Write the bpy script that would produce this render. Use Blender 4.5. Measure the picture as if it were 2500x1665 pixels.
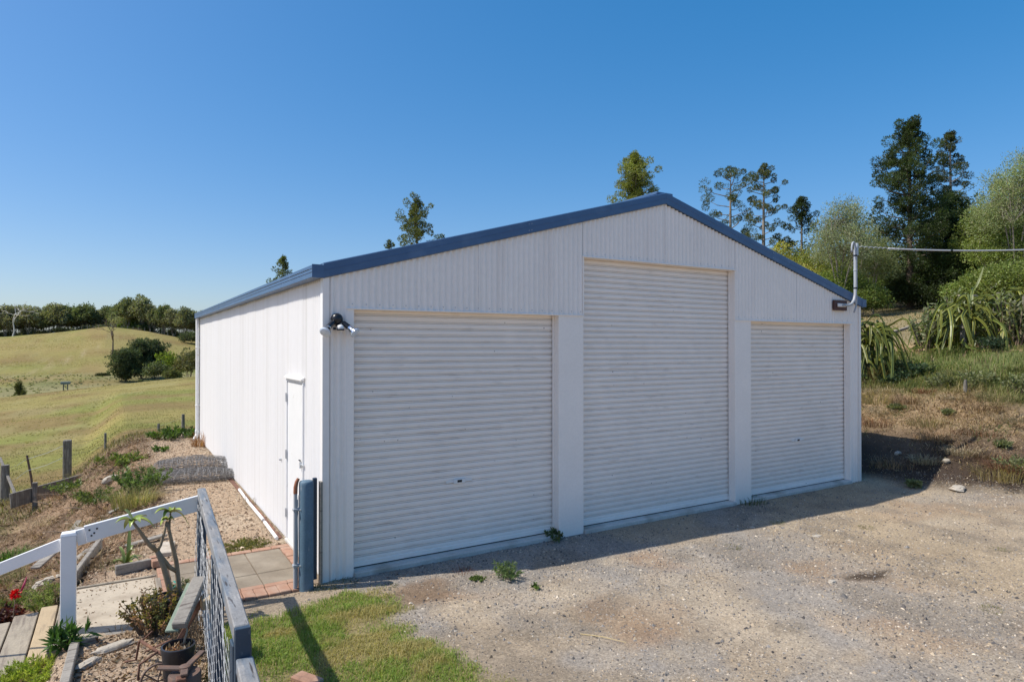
import bpy, math, random
import numpy as np
from mathutils import Vector, Matrix
R = math.radians
for o in list(bpy.data.objects): bpy.data.objects.remove(o)
SC = bpy.context.scene
COL = SC.collection

# ------------------------------------------------------------------ camera, sky, sun, exposure
CAM = np.array([-1.8467, -6.8096, 2.4615]); FPX = 1583.32; YAW = 0.5463; PITCH = 0.0071
cd = bpy.data.cameras.new('camera'); cam = bpy.data.objects.new('camera', cd); COL.objects.link(cam)
cd.sensor_width = 36.0; cd.lens = FPX / 2500 * 36; cd.clip_start = .05; cd.clip_end = 4000
cam.location = CAM; cam.rotation_euler = (math.pi / 2 + PITCH, 0, -YAW)
SC.camera = cam
SUN = Vector((0.70, -0.24, -1.0)).normalized()          # the way the light travels
ELEV = math.asin(-SUN.z); AZ = math.atan2(-SUN.x, -SUN.y)
w = bpy.data.worlds.new('World'); SC.world = w; w.use_nodes = True
nt = w.node_tree; bg = nt.nodes['Background']
sky = nt.nodes.new('ShaderNodeTexSky'); sky.sky_type = 'NISHITA'; sky.sun_disc = False
sky.sun_elevation = ELEV; sky.sun_rotation = AZ % (2 * math.pi)
sky.altitude = 500; sky.air_density = 1.0; sky.dust_density = 2.0; sky.ozone_density = 6.0
hs = nt.nodes.new('ShaderNodeHueSaturation'); hs.inputs['Saturation'].default_value = 1.35; hs.inputs['Hue'].default_value = .508; hs.inputs['Value'].default_value = 1.3
gm = nt.nodes.new('ShaderNodeGamma'); gm.inputs[1].default_value = .7                # the whole sky alike, for the photograph's clear deep blue
nt.links.new(sky.outputs[0], hs.inputs['Color']); nt.links.new(hs.outputs[0], gm.inputs[0]); nt.links.new(gm.outputs[0], bg.inputs[0]); bg.inputs[1].default_value = 0.15
sl = bpy.data.lights.new('sun', 'SUN'); sl.energy = 3.7; sl.angle = R(.53); sl.color = (1, .945, .855)
so = bpy.data.objects.new('sun', sl); COL.objects.link(so); so.rotation_euler = SUN.to_track_quat('-Z', 'Y').to_euler()
so.location = (-20, 8, 30)
SC.view_settings.view_transform = 'Standard'; SC.view_settings.look = 'None'
SC.view_settings.exposure = 0.5; SC.view_settings.gamma = 1; SC.view_settings.use_curve_mapping = False

# ------------------------------------------------------------------ small maths
_c, _s = math.cos(YAW), math.sin(YAW)
RT = np.array([_c, -_s, 0]); FW = np.array([_s, _c, 0]); UP = np.array([0, 0, 1.])
FF = FW * math.cos(PITCH) + UP * math.sin(PITCH); UU = UP * math.cos(PITCH) - FW * math.sin(PITCH)
def ray(x, y): return FF + RT * (x - 1250) / FPX - UU * (y - 832.5) / FPX
def at(x, y, z=0):                                       # photograph pixel -> point at height z
    d = ray(x, y); return CAM + d * (z - CAM[2]) / d[2]
def far(x, y, depth): return CAM + ray(x, y) * depth      # photograph pixel -> point at a depth
def sm(a, b, t):
    t = np.clip((np.asarray(t, float) - a) / (b - a), 0, 1); return t * t * (3 - 2 * t)
def _h(ix, iy, s):
    n = (ix.astype(np.int64) * 374761393 + iy.astype(np.int64) * 668265263 + s * 974634777) & 0x7fffffff
    n = ((n ^ (n >> 13)) * 1274126177) & 0x7fffffff
    return ((n ^ (n >> 16)) & 0xffff) / 65535.0
def vnoise(x, y, s=0):
    x = np.asarray(x, float); y = np.asarray(y, float)
    ix = np.floor(x); iy = np.floor(y); fx = x - ix; fy = y - iy
    fx = fx * fx * (3 - 2 * fx); fy = fy * fy * (3 - 2 * fy)
    a = _h(ix, iy, s); b = _h(ix + 1, iy, s); c = _h(ix, iy + 1, s); d = _h(ix + 1, iy + 1, s)
    return (a * (1 - fx) + b * fx) * (1 - fy) + (c * (1 - fx) + d * fx) * fy
def fbm(x, y, sc, o=4, s=0):
    v = 0; a = .5; t = 0
    for k in range(o):
        v = v + a * vnoise(np.asarray(x) / sc * 2 ** k + 17.3 * k, np.asarray(y) / sc * 2 ** k + 9.1 * k, s + k); t += a; a *= .5
    return v / t

# ------------------------------------------------------------------ terrain height
def toe(y): return np.interp(y, [-60, -4, -2.13, -1.65, -1.22, -.78, 0, 40], [34, 11.9, 10.75, 10.46, 10.1, 9.88, 9.95, 10.6])
def leftedge(y): return np.interp(y, [-10, 1.1, 3.5, 14], [-2.24, -2.2, -1.40, -1.25])
def hz(x, y):
    x = np.asarray(x, float); y = np.asarray(y, float)
    s = x - toe(y); r = np.clip(s / 5.8, 0, 1)
    bank = 2.2 * (.7 * r + .3 * r * r * (3 - 2 * r)) + .115 * np.clip(s - 5.8, 0, 40) + .03 * np.clip(s - 55.8, 0, 300)
    bn = (fbm(x, y, 1.1, 4, 5) - .5) * .30 * sm(.1, 1.0, s) * (1 - sm(8, 30, s) * .4)
    dl = np.clip(leftedge(y) - x, 0, None)
    a = -1.5 * sm(0, 2.6, dl) - .05 * np.clip(dl - 2.6, 0, 30) - .33 * sm(0, .22, dl) * (1 - sm(1.1, 2.0, y))
    a = a + (fbm(x, y, .9, 4, 8) - .5) * .22 * sm(0.05, .8, dl)
    b = -1.9 * sm(12.6, 26, y)
    xx = np.clip(x, -70, 70)
    p = -.018 * np.clip(y - 24, 0, 89) + .10 * (xx - .5) * sm(24, 110, y) + (fbm(x, y, 12, 2, 3) - .5) * .22 * sm(14, 40, y)
    low = a * (1 - sm(40, 110, y)) + b + p
    f = np.interp(y, [113, 140, 160, 200, 245, 300, 350, 380, 450, 800], [-9, -11, -9, -7, -4.8, 3.4, 11, 11.5, 8, -10])
    g = np.interp(x, [-300, -45, -25, -6, 11, 35, 200], [.45, .72, .86, 1, .87, .55, .4])
    f = np.where(y > 245, -4.8 + (f + 4.8) * g, f) + (fbm(x, y, 40, 3, 4) - .5) * 1.6
    wf = sm(113, 138, y); low = low * (1 - wf) + f * wf
    fy = 1 - sm(50, 110, y); wl = 1 - sm(8, 26, x) * fy
    return low * wl + (bank * sm(7, 10, x) + bn) * fy + (fbm(x, y, .8, 4, 2) - .5) * .05 * sm(-.1, -.8, y) + (fbm(x, y, .22, 3, 6) - .5) * .012

# ------------------------------------------------------------------ mesh building
class MB:
    def __init__(s): s.v = []; s.f = []
    def add(s, vs, fs):
        n = len(s.v); s.v += [tuple(map(float, p)) for p in vs]; s.f += [tuple(i + n for i in f) for f in fs]; return s
    def box(s, a, b, M=None):
        (x0, y0, z0), (x1, y1, z1) = a, b
        vs = [(x0, y0, z0), (x1, y0, z0), (x1, y1, z0), (x0, y1, z0), (x0, y0, z1), (x1, y0, z1), (x1, y1, z1), (x0, y1, z1)]
        if M is not None: vs = [M @ Vector(p) for p in vs]
        return s.add(vs, [(0, 3, 2, 1), (4, 5, 6, 7), (0, 1, 5, 4), (1, 2, 6, 5), (2, 3, 7, 6), (3, 0, 4, 7)])
    def bbox(s, a, b, e=.004, M=None):                    # box with chamfered edges
        (x0, y0, z0), (x1, y1, z1) = a, b
        c = ((x0 + x1) / 2, (y0 + y1) / 2, (z0 + z1) / 2); h = [abs(x1 - x0) / 2, abs(y1 - y0) / 2, abs(z1 - z0) / 2]
        e = min(e, .45 * min(h)); vs = []; idx = {}
        for sx in (-1, 1):
            for sy in (-1, 1):
                for sz in (-1, 1):
                    for ax in range(3):
                        p = [sx * (h[0] - e), sy * (h[1] - e), sz * (h[2] - e)]; p[ax] = (sx, sy, sz)[ax] * h[ax]
                        q = Vector((p[0] + c[0], p[1] + c[1], p[2] + c[2]))
                        idx[(sx, sy, sz, ax)] = len(vs); vs.append(M @ q if M is not None else q)
        fs = []
        for ax in range(3):
            o1, o2 = (ax + 1) % 3, (ax + 2) % 3
            for sg in (-1, 1):
                def k(a, b):
                    t = [0, 0, 0]; t[ax] = sg; t[o1] = a; t[o2] = b; return idx[(t[0], t[1], t[2], ax)]
                q = [k(-1, -1), k(1, -1), k(1, 1), k(-1, 1)]; fs.append(q if sg > 0 else q[::-1])
            for a in (-1, 1):
                for b in (-1, 1):
                    def k2(cc, u):
                        t = [0, 0, 0]; t[ax] = cc; t[o1] = a; t[o2] = b; return idx[(t[0], t[1], t[2], u)]
                    q = [k2(-1, o1), k2(1, o1), k2(1, o2), k2(-1, o2)]; fs.append(q if a * b < 0 else q[::-1])
        for sx in (-1, 1):
            for sy in (-1, 1):
                for sz in (-1, 1):
                    q = [idx[(sx, sy, sz, u)] for u in range(3)]; fs.append(q if sx * sy * sz > 0 else q[::-1])
        return s.add(vs, fs)
    def beam(s, a, b, wd, ht, e=.004, up=(0, 0, 1)):       # bar between two points
        a = Vector(a); b = Vector(b); d = b - a; L = d.length; z = d.normalized(); u = Vector(up)
        x = u.cross(z); x = x.normalized() if x.length > 1e-4 else Vector((1, 0, 0)); y = z.cross(x)
        M = Matrix((x, y, z)).transposed().to_4x4(); M.translation = a
        return s.bbox((-wd / 2, -ht / 2, 0), (wd / 2, ht / 2, L), e, M)
    def tube(s, pts, rad, n=8, cap=True):
        pts = [Vector(p) for p in pts]; m = len(pts); rad = [rad] * m if not hasattr(rad, '__len__') else rad
        t0 = (pts[1] - pts[0]).normalized(); u = t0.orthogonal().normalized(); base = len(s.v); vs = []
        for i, p in enumerate(pts):
            t = (pts[min(i + 1, m - 1)] - pts[max(i - 1, 0)]).normalized()
            u = (u - t * u.dot(t)); u = u.normalized() if u.length > 1e-6 else t.orthogonal().normalized(); w_ = t.cross(u)
            for k in range(n):
                an = 2 * math.pi * k / n; vs.append(p + (u * math.cos(an) + w_ * math.sin(an)) * rad[i])
        fs = [(i * n + k, i * n + (k + 1) % n, (i + 1) * n + (k + 1) % n, (i + 1) * n + k) for i in range(m - 1) for k in range(n)]
        if cap: fs += [tuple(range(n))[::-1], tuple((m - 1) * n + k for k in range(n))]
        return s.add(vs, fs)
    def lathe(s, prof, n=20, M=None):
        vs = []
        for r_, z in prof:
            for k in range(n):
                an = 2 * math.pi * k / n; p = Vector((r_ * math.cos(an), r_ * math.sin(an), z)); vs.append(M @ p if M is not None else p)
        m = len(prof)
        fs = [(i * n + k, i * n + (k + 1) % n, (i + 1) * n + (k + 1) % n, (i + 1) * n + k) for i in range(m - 1) for k in range(n)]
        fs += [tuple(range(n))[::-1], tuple((m - 1) * n + k for k in range(n))]
        return s.add(vs, fs)
    def build(s, name, mat, parent=None, smooth=False, loc=None, ang=None):
        me = bpy.data.meshes.new(name); me.from_pydata(s.v, [], s.f); me.update()
        if smooth: me.polygons.foreach_set('use_smooth', [True] * len(me.polygons))
        if ang: me.set_sharp_from_angle(angle=R(ang))
        return link(name, me, mat, parent, loc)
def link(name, me, mat, parent=None, loc=None):
    o = bpy.data.objects.new(name, me); COL.objects.link(o)
    if mat is not None and not me.materials: me.materials.append(mat)
    if parent is not None: o.parent = parent
    if loc is not None: o.location = loc
    return o
def tag(o, label=None, cat=None, group=None, kind=None):
    if label: o['label'] = label
    if cat: o['category'] = cat
    if group: o['group'] = group
    if kind: o['kind'] = kind
    return o
def thing(name, label, cat, loc=(0, 0, 0), group=None, rz=0):
    o = bpy.data.objects.new(name, None); COL.objects.link(o); o.location = loc; o.rotation_euler = (0, 0, rz)
    o.empty_display_size = .2
    return tag(o, label, cat, group)
def copy_tree(o, parent=None):
    c = o.copy(); COL.objects.link(c); c.parent = parent
    for ch in list(o.children): copy_tree(ch, c)
    return c
def soup(name, V, n, col, mat, parent=None, smooth=False, loc=None):
    """V: (k*n,3) vertices, polygons of n consecutive vertices, col per vertex"""
    V = np.ascontiguousarray(V, dtype=np.float32); k = len(V) // n
    me = bpy.data.meshes.new(name); me.vertices.add(len(V)); me.vertices.foreach_set('co', V.ravel())
    me.loops.add(len(V)); me.loops.foreach_set('vertex_index', np.arange(len(V), dtype=np.int32))
    me.polygons.add(k); me.polygons.foreach_set('loop_start', np.arange(0, len(V), n, dtype=np.int32))
    me.update(calc_edges=True); setcol(me, col)
    if smooth: me.polygons.foreach_set('use_smooth', np.ones(k, bool))
    return link(name, me, mat, parent, loc)
def setcol(me, col):
    ca = me.color_attributes.new('Col', 'FLOAT_COLOR', 'POINT')
    c4 = np.ones((len(col), 4), np.float32); c4[:, :3] = np.clip(col, 0, 1); ca.data.foreach_set('color', c4.ravel())
def unit(v): return v / (np.linalg.norm(v, axis=-1, keepdims=True) + 1e-9)
def leafsoup(P, D, L, W, col, rng, fold=.25):
    """diamond leaves from base P along D"""
    n = len(P); D = unit(D); S = unit(np.cross(D, unit(rng.normal(size=(n, 3))))); N = np.cross(S, D)
    L = np.broadcast_to(np.asarray(L, float).reshape(-1, 1), (n, 1)); W = np.broadcast_to(np.asarray(W, float).reshape(-1, 1), (n, 1))
    V = np.empty((n, 4, 3)); V[:, 0] = P; V[:, 1] = P + D * L * .5 + S * W * .5 + N * W * fold
    V[:, 2] = P + D * L; V[:, 3] = P + D * L * .5 - S * W * .5 + N * W * fold
    return V.reshape(-1, 3), np.repeat(col, 4, axis=0)
def bladesoup(P, H, W, lean, col, rng, az=None):
    """curved grass blades: 2 quads -> here two-segment strip as two polygons of 4 verts"""
    n = len(P); az = rng.uniform(0, 2 * np.pi, n) if az is None else az
    d = np.stack([np.cos(az), np.sin(az), np.zeros(n)], 1); s = np.stack([-np.sin(az), np.cos(az), np.zeros(n)], 1)
    H = np.asarray(H).reshape(-1, 1); W = np.asarray(W).reshape(-1, 1); lean = np.asarray(lean).reshape(-1, 1)
    z = np.array([[0, 0, 1.]])
    m = P + z * H * .6 + d * H * lean * .35; t = P + z * H * (1 - .35 * lean) + d * H * lean
    V = np.empty((n, 8, 3)); V[:, 0] = P - s * W / 2; V[:, 1] = P + s * W / 2; V[:, 2] = m + s * W * .4; V[:, 3] = m - s * W * .4
    V[:, 4] = m - s * W * .4; V[:, 5] = m + s * W * .4; V[:, 6] = t + s * W * .06; V[:, 7] = t - s * W * .06
    return V.reshape(-1, 3), np.repeat(col, 8, axis=0)

# ------------------------------------------------------------------ materials
def mat(name, base, rough=.6, metal=0, noise=None, bump=None, spec=.5, mix2=None, coord='Object', extra=None):
    """noise=(scale, amount); mix2=(colour, scale, lo, hi, stretch); bump=(scale, strength, distance)"""
    m = bpy.data.materials.new(name); m.use_nodes = True; n = m.node_tree; b = n.nodes['Principled BSDF']
    b.inputs['Roughness'].default_value = rough; b.inputs['Metallic'].default_value = metal
    b.inputs['Specular IOR Level'].default_value = spec
    tc = n.nodes.new('ShaderNodeTexCoord'); co = tc.outputs[coord]
    rgb = n.nodes.new('ShaderNodeRGB'); rgb.outputs[0].default_value = (*base, 1); c = rgb.outputs[0]
    def tex(sc, st=(1, 1, 1), det=5):
        mp = n.nodes.new('ShaderNodeMapping'); mp.inputs['Scale'].default_value = st; n.links.new(co, mp.inputs[0])
        t = n.nodes.new('ShaderNodeTexNoise'); t.inputs['Scale'].default_value = sc; t.inputs['Detail'].default_value = det
        n.links.new(mp.outputs[0], t.inputs['Vector']); return t.outputs['Fac']
    def ramp(f, lo, hi, a=0., b_=1.):
        r_ = n.nodes.new('ShaderNodeMapRange'); r_.inputs[1].default_value = lo; r_.inputs[2].default_value = hi
        r_.inputs[3].default_value = a; r_.inputs[4].default_value = b_; n.links.new(f, r_.inputs[0]); return r_.outputs[0]
    def mixc(f, a, b_, mode='MIX'):
        x = n.nodes.new('ShaderNodeMix'); x.data_type = 'RGBA'; x.blend_type = mode
        if isinstance(f, float): x.inputs[0].default_value = f
        else: n.links.new(f, x.inputs[0])
        for v, i in ((a, 6), (b_, 7)):
            if isinstance(v, tuple): x.inputs[i].default_value = (*v, 1)
            else: n.links.new(v, x.inputs[i])
        return x.outputs[2]
    for q in ([mix2] if mix2 and not isinstance(mix2, list) else (mix2 or [])):
        cc, sc, lo, hi, st = q; c = mixc(ramp(tex(sc, st), lo, hi), c, cc)
    if noise:
        for sc, am in ([noise] if not isinstance(noise, list) else noise):
            f = ramp(tex(sc), .25, .75, 1 - am, 1 + am); v = n.nodes.new('ShaderNodeVectorMath'); v.operation = 'SCALE'
            n.links.new(c, v.inputs[0]); n.links.new(f, v.inputs['Scale']); c = v.outputs[0]
    if extra: c = extra(n, c, tex, ramp, mixc, co)
    n.links.new(c, b.inputs['Base Color'])
    if bump:
        bp = n.nodes.new('ShaderNodeBump'); bp.inputs['Strength'].default_value = bump[1]; bp.inputs['Distance'].default_value = bump[2]
        n.links.new(tex(bump[0], bump[3] if len(bump) > 3 else (1, 1, 1)), bp.inputs['Height']); n.links.new(bp.outputs[0], b.inputs['Normal'])
    return m
def leafmat(name, rough=.5, trans=.35, gloss=.3, tint=(1, 1, 1)):
    m = bpy.data.materials.new(name); m.use_nodes = True; n = m.node_tree; b = n.nodes['Principled BSDF']
    a = n.nodes.new('ShaderNodeAttribute'); a.attribute_name = 'Col'
    oi = n.nodes.new('ShaderNodeObjectInfo'); mr = n.nodes.new('ShaderNodeMapRange'); mr.inputs[3].default_value = .88; mr.inputs[4].default_value = 1.14
    n.links.new(oi.outputs['Random'], mr.inputs[0])
    v = n.nodes.new('ShaderNodeVectorMath'); v.operation = 'SCALE'; n.links.new(a.outputs['Color'], v.inputs[0]); n.links.new(mr.outputs[0], v.inputs['Scale'])
    n.links.new(v.outputs[0], b.inputs['Base Color']); b.inputs['Roughness'].default_value = rough; b.inputs['Specular IOR Level'].default_value = gloss
    t = n.nodes.new('ShaderNodeBsdfTranslucent')
    v2 = n.nodes.new('ShaderNodeVectorMath'); v2.operation = 'MULTIPLY'; v2.inputs[1].default_value = (1.15, 1.2, .6); n.links.new(v.outputs[0], v2.inputs[0]); n.links.new(v2.outputs[0], t.inputs['Color'])
    mx = n.nodes.new('ShaderNodeMixShader'); mx.inputs[0].default_value = trans
    n.links.new(b.outputs[0], mx.inputs[1]); n.links.new(t.outputs[0], mx.inputs[2]); n.links.new(mx.outputs[0], n.nodes['Material Output'].inputs[0])
    return m
def specks(colour, sc, thr, stretch=(1, 1, 1)):
    def fn(n, c, tex, ramp, mixc, co):
        mp = n.nodes.new('ShaderNodeMapping'); mp.inputs['Scale'].default_value = stretch; n.links.new(co, mp.inputs[0])
        vo = n.nodes.new('ShaderNodeTexVoronoi'); vo.inputs['Scale'].default_value = sc; n.links.new(mp.outputs[0], vo.inputs['Vector'])
        f = ramp(vo.outputs['Distance'], thr, thr * .4)
        sp = n.nodes.new('ShaderNodeSeparateColor'); n.links.new(vo.outputs['Color'], sp.inputs[0])
        g = ramp(sp.outputs[0], .72, .75); mu = n.nodes.new('ShaderNodeMath'); mu.operation = 'MULTIPLY'; n.links.new(f, mu.inputs[0]); n.links.new(g, mu.inputs[1])
        return mixc(mu.outputs[0], c, colour)
    return fn
M = {}
M['white_wall'] = mat('white_wall', (.82, .805, .79), .42, noise=[(9, .015)], mix2=[((.72, .70, .67), 14, .5, .75, (1, 1, .012)), ((.76, .73, .69), 3, .6, .9, (1, 1, .05))])
M['front_wall'] = mat('front_wall', (.88, .815, .755), .45, bump=(1.6, .12, .02), noise=[(1.1, .04), (14, .025)], mix2=((.68, .60, .54), 3, .56, .9, (1, 1, .10)))  # same paint as white_wall; colour warmed to offset the bluish shade in front
M['roller'] = mat('roller', (.90, .82, .75), .45, noise=[(.9, .05), (6, .03)], mix2=((.66, .58, .52), 7, .58, .9, (.5, 1, 2.5)), extra=specks((.12, .07, .05), 7, .075))
M['jamb'] = mat('jamb', (.92, .845, .775), .5, noise=[(2, .03), (40, .03)])
M['blue_metal'] = mat('blue_metal', (.052, .112, .225), .38, noise=[(2, .08)], spec=.5, mix2=((.085, .155, .28), 5, .55, .8, (1, 1, 1)))
M['soffit'] = mat('soffit', (.55, .52, .48), .6, noise=(3, .06))
M['concrete'] = mat('concrete', (.56, .53, .48), .85, noise=[(3, .12), (40, .12)], bump=(60, .25, .004), mix2=((.26, .22, .17), 2.5, .5, .8, (1, 1, 1)))
M['landing'] = mat('landing', (.43, .365, .275), .85, noise=[(4, .10), (45, .08)], bump=(30, .2, .004), mix2=[((.29, .235, .17), 3, .46, .70, (1, 1, 1))], extra=specks((.13, .08, .045), 22, .16))
M['paver'] = mat('paver', (.19, .155, .112), .9, noise=[(5, .12), (60, .1)], bump=(80, .2, .003), mix2=((.265, .225, .17), 3, .45, .7, (1, 1, 1)))
M['brick'] = mat('brick', (.33, .185, .122), .88, noise=[(8, .14), (70, .1)], bump=(70, .3, .004), mix2=((.38, .27, .20), 5, .5, .75, (1, 1, 1)))
M['grout'] = mat('grout', (.20, .15, .105), .95, noise=[(30, .2)], bump=(60, .5, .006))
M['white_paint'] = mat('white_paint', (.80, .80, .80), .4, noise=[(6, .03)], mix2=((.58, .56, .52), 9, .66, .8, (1, 1, 1)))
M['blue_timber'] = mat('blue_timber', (.026, .050, .080), .55, noise=[(8, .2)], bump=(30, .3, .003, (1, .15, 1)), mix2=[((.16, .175, .19), 9, .66, .74, (2.2, .35, 1))])
M['blue_worn'] = mat('blue_worn', (.235, .232, .228), .8, noise=[(8, .14), (60, .14)], bump=(40, .5, .004, (3, .3, 1)),
                     mix2=[((.10, .14, .185), 4, .45, .62, (3, .5, 1)), ((.05, .045, .045), 16, .61, .70, (4, .3, 1)), ((.34, .325, .305), 11, .58, .72, (3, .5, 1))])
M['blue_pole'] = mat('blue_pole', (.095, .165, .225), .6, noise=[(6, .15), (50, .1)], bump=(30, .3, .004, (2, 2, .2)), mix2=[((.30, .33, .35), 12, .66, .72, (2, 2, .3)), ((.22, .15, .09), 3, .70, .78, (1, 1, 1))])
M['timber'] = mat('timber', (.31, .265, .20), .85, noise=[(5, .16), (50, .14)], bump=(35, .5, .004, (3, .25, 3)), mix2=((.19, .155, .12), 6, .5, .7, (4, .4, 4)))
M['timber_pale'] = mat('timber_pale', (.42, .32, .195), .85, noise=[(5, .12), (50, .1)], bump=(35, .4, .003, (3, .25, 3)), mix2=((.29, .22, .14), 6, .55, .7, (4, .4, 4)))
M['timber_grey'] = mat('timber_grey', (.27, .245, .21), .9, noise=[(5, .18), (60, .15)], bump=(35, .6, .004, (.3, 3, 3)), mix2=((.12, .10, .085), 8, .54, .68, (.4, 4, 4)))
M['old_post'] = mat('old_post', (.15, .135, .115), .9, noise=[(9, .25)], bump=(30, .6, .01, (3, 3, .3)), mix2=((.27, .25, .22), 7, .5, .65, (4, 4, .4)))
M['rust'] = mat('rust', (.13, .062, .04), .85, noise=[(10, .25), (60, .2)], bump=(60, .4, .003), mix2=((.26, .12, .06), 9, .5, .7, (1, 1, 1)))
M['rust_dark'] = mat('rust_dark', (.115, .075, .058), .7, noise=[(10, .2)], bump=(60, .3, .003), mix2=((.19, .10, .06), 9, .5, .7, (1, 1, 1)))
M['galv'] = mat('galv', (.52, .54, .56), .45, metal=.6, noise=[(8, .12)])
M['wire'] = mat('wire', (.30, .315, .335), .55, metal=.3, noise=[(8, .2)])
M['wire_old'] = mat('wire_old', (.185, .18, .18), .7, metal=.15, noise=[(5, .3)])
M['grey_pipe'] = mat('grey_pipe', (.36, .38, .40), .45, noise=[(4, .08)])
M['cable'] = mat('cable', (.46, .47, .48), .5)
M['pvc'] = mat('pvc', (.80, .80, .79), .35, noise=[(4, .03)], mix2=((.5, .42, .32), 8, .66, .8, (1, 1, 1)))
M['black'] = mat('black', (.013, .014, .018), .35)
M['black_pot'] = mat('black_pot', (.02, .022, .028), .4, noise=[(6, .3)], mix2=((.12, .10, .08), 6, .62, .75, (1, 1, 1)))
M['dark'] = mat('dark', (.02, .018, .016), .7)
M['grey_plastic'] = mat('grey_plastic', (.78, .77, .75), .4)
M['silver'] = mat('silver', (.75, .78, .82), .12, metal=1)
M['lens'] = mat('lens', (.62, .70, .80), .08, noise=[(50, .1)], spec=.9)
M['mount_wood'] = mat('mount_wood', (.075, .024, .020), .55, noise=[(9, .2)])
M['copper'] = mat('copper', (.33, .13, .07), .55, metal=.3, noise=[(20, .2)])
M['bark'] = mat('bark', (.15, .115, .085), .95, noise=[(3, .25), (20, .2)], bump=(14, .7, .03, (1, 1, .3)))
M['bark_pale'] = mat('bark_pale', (.25, .215, .175), .9, noise=[(2, .2), (12, .15)], bump=(9, .4, .03, (1, 1, .3)))
M['bark_grey'] = mat('bark_grey', (.20, .175, .15), .9, noise=[(2, .2)])
M['bark_white'] = mat('bark_white', (.62, .58, .52), .85, noise=[(1.5, .12)])
M['bark_frang'] = mat('bark_frang', (.27, .205, .13), .85, noise=[(18, .18), (90, .12)], bump=(50, .5, .004))
M['twig'] = mat('twig', (.17, .125, .085), .9, noise=[(9, .2)])
M['rock'] = mat('rock', (.43, .38, .31), .9, noise=[(7, .14), (50, .12)], bump=(25, .6, .01), mix2=((.26, .20, .14), 5, .52, .7, (1, 1, 1)))
M['leaf'] = leafmat('leaf', .48, .42, .35)
M['leaf_dull'] = leafmat('leaf_dull', .7, .38, .15)
M['grass'] = leafmat('grass', .6, .45, .2)
M['straw'] = leafmat('straw', .85, .15, .1)
M['stone_bits'] = leafmat('stone_bits', .9, 0.0, .15)
M['flower'] = mat('flower', (.62, .012, .02), .5, noise=[(60, .2)])
M['trough'] = mat('trough', (.19, .22, .19), .7, noise=[(2, .1)])
M['green_paint'] = mat('green_paint', (.20, .25, .19), .7, noise=[(20, .15)])
M['rope_green'] = mat('rope_green', (.03, .30, .24), .6)

def ground_mat():
    m = bpy.data.materials.new('ground'); m.use_nodes = True; n = m.node_tree; b = n.nodes['Principled BSDF']
    b.inputs['Roughness'].default_value = .95; b.inputs['Specular IOR Level'].default_value = .12
    a = n.nodes.new('ShaderNodeAttribute'); a.attribute_name = 'Col'; tc = n.nodes.new('ShaderNodeTexCoord'); c = a.outputs['Color']
    def tex(sc, det=6, ro=.6):
        t = n.nodes.new('ShaderNodeTexNoise'); t.inputs['Scale'].default_value = sc; t.inputs['Detail'].default_value = det; t.inputs['Roughness'].default_value = ro
        n.links.new(tc.outputs['Object'], t.inputs['Vector']); return t.outputs['Fac']
    def scale(c, f, lo, hi, a0, a1):
        r_ = n.nodes.new('ShaderNodeMapRange'); r_.inputs[1].default_value = lo; r_.inputs[2].default_value = hi; r_.inputs[3].default_value = a0; r_.inputs[4].default_value = a1
        n.links.new(f, r_.inputs[0]); v = n.nodes.new('ShaderNodeVectorMath'); v.operation = 'SCALE'; n.links.new(c, v.inputs[0]); n.links.new(r_.outputs[0], v.inputs['Scale']); return v.outputs[0]
    t1 = tex(24, 5, .75); t2 = tex(58, 4, .7); t3 = tex(2.2, 6, .65); t4 = tex(.35, 6, .7)
    c = scale(c, t1, .3, .7, .70, 1.28); c = scale(c, t2, .3, .7, .62, 1.36); c = scale(c, t3, .3, .7, .86, 1.14); c = scale(c, t4, .3, .7, .88, 1.12)
    n.links.new(c, b.inputs['Base Color'])
    ad = n.nodes.new('ShaderNodeMath'); ad.operation = 'ADD'; n.links.new(t1, ad.inputs[0]); n.links.new(t2, ad.inputs[1])
    bp = n.nodes.new('ShaderNodeBump'); bp.inputs['Strength'].default_value = .6; bp.inputs['Distance'].default_value = .02; n.links.new(ad.outputs[0], bp.inputs['Height']); n.links.new(bp.outputs[0], b.inputs['Normal'])
    return m
M['ground'] = ground_mat()

# ------------------------------------------------------------------ ground sheet
def axis(lo, a, b, hi, st, gr=1.09):
    mid = list(np.arange(a, b + 1e-6, st)); l = []; d = st; p = a
    while p > lo: d = min(d * gr, 14); p -= d; l.append(p)
    r_ = []; d = st; p = mid[-1]
    while p < hi: d = min(d * gr, 14); p += d; r_.append(p)
    return np.array(l[::-1] + mid + r_)
def lerp(a, b, t): return a + (b - a) * np.asarray(t)[..., None]
LAWN = np.array([[-1.1, -.62], [-.55, -.55], [-.05, -.50], [.16, -.38], [.36, -.54], [.42, -.95], [.33, -1.35], [.40, -1.8], [.50, -2.2], [.50, -2.6], [.80, -3.1], [1.1, -4.2], [-1.2, -4.2]])
def inpoly(x, y, poly):
    c = np.zeros(np.shape(x), bool); n = len(poly)
    for i in range(n):
        x0, y0 = poly[i]; x1, y1 = poly[(i + 1) % n]
        k = ((y0 > y) != (y1 > y)) & (x < (x1 - x0) * (y - y0) / (y1 - y0 + 1e-12) + x0); c ^= k
    return c
def pdist(x, y, poly):
    d = np.full(np.shape(x), 1e9)
    for i in range(len(poly)):
        p = np.array(poly[i]); q = np.array(poly[(i + 1) % len(poly)]); e = q - p
        t = np.clip(((x - p[0]) * e[0] + (y - p[1]) * e[1]) / (e @ e), 0, 1); d = np.minimum(d, np.hypot(x - p[0] - t * e[0], y - p[1] - t * e[1]))
    return d
def lawnmask(x, y):
    d = pdist(x, y, LAWN); d = np.where(inpoly(x, y, LAWN), d, -d)
    return sm(-.13, .13, d + (fbm(x, y, .28, 4, 31) - .5) * .55)
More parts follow.
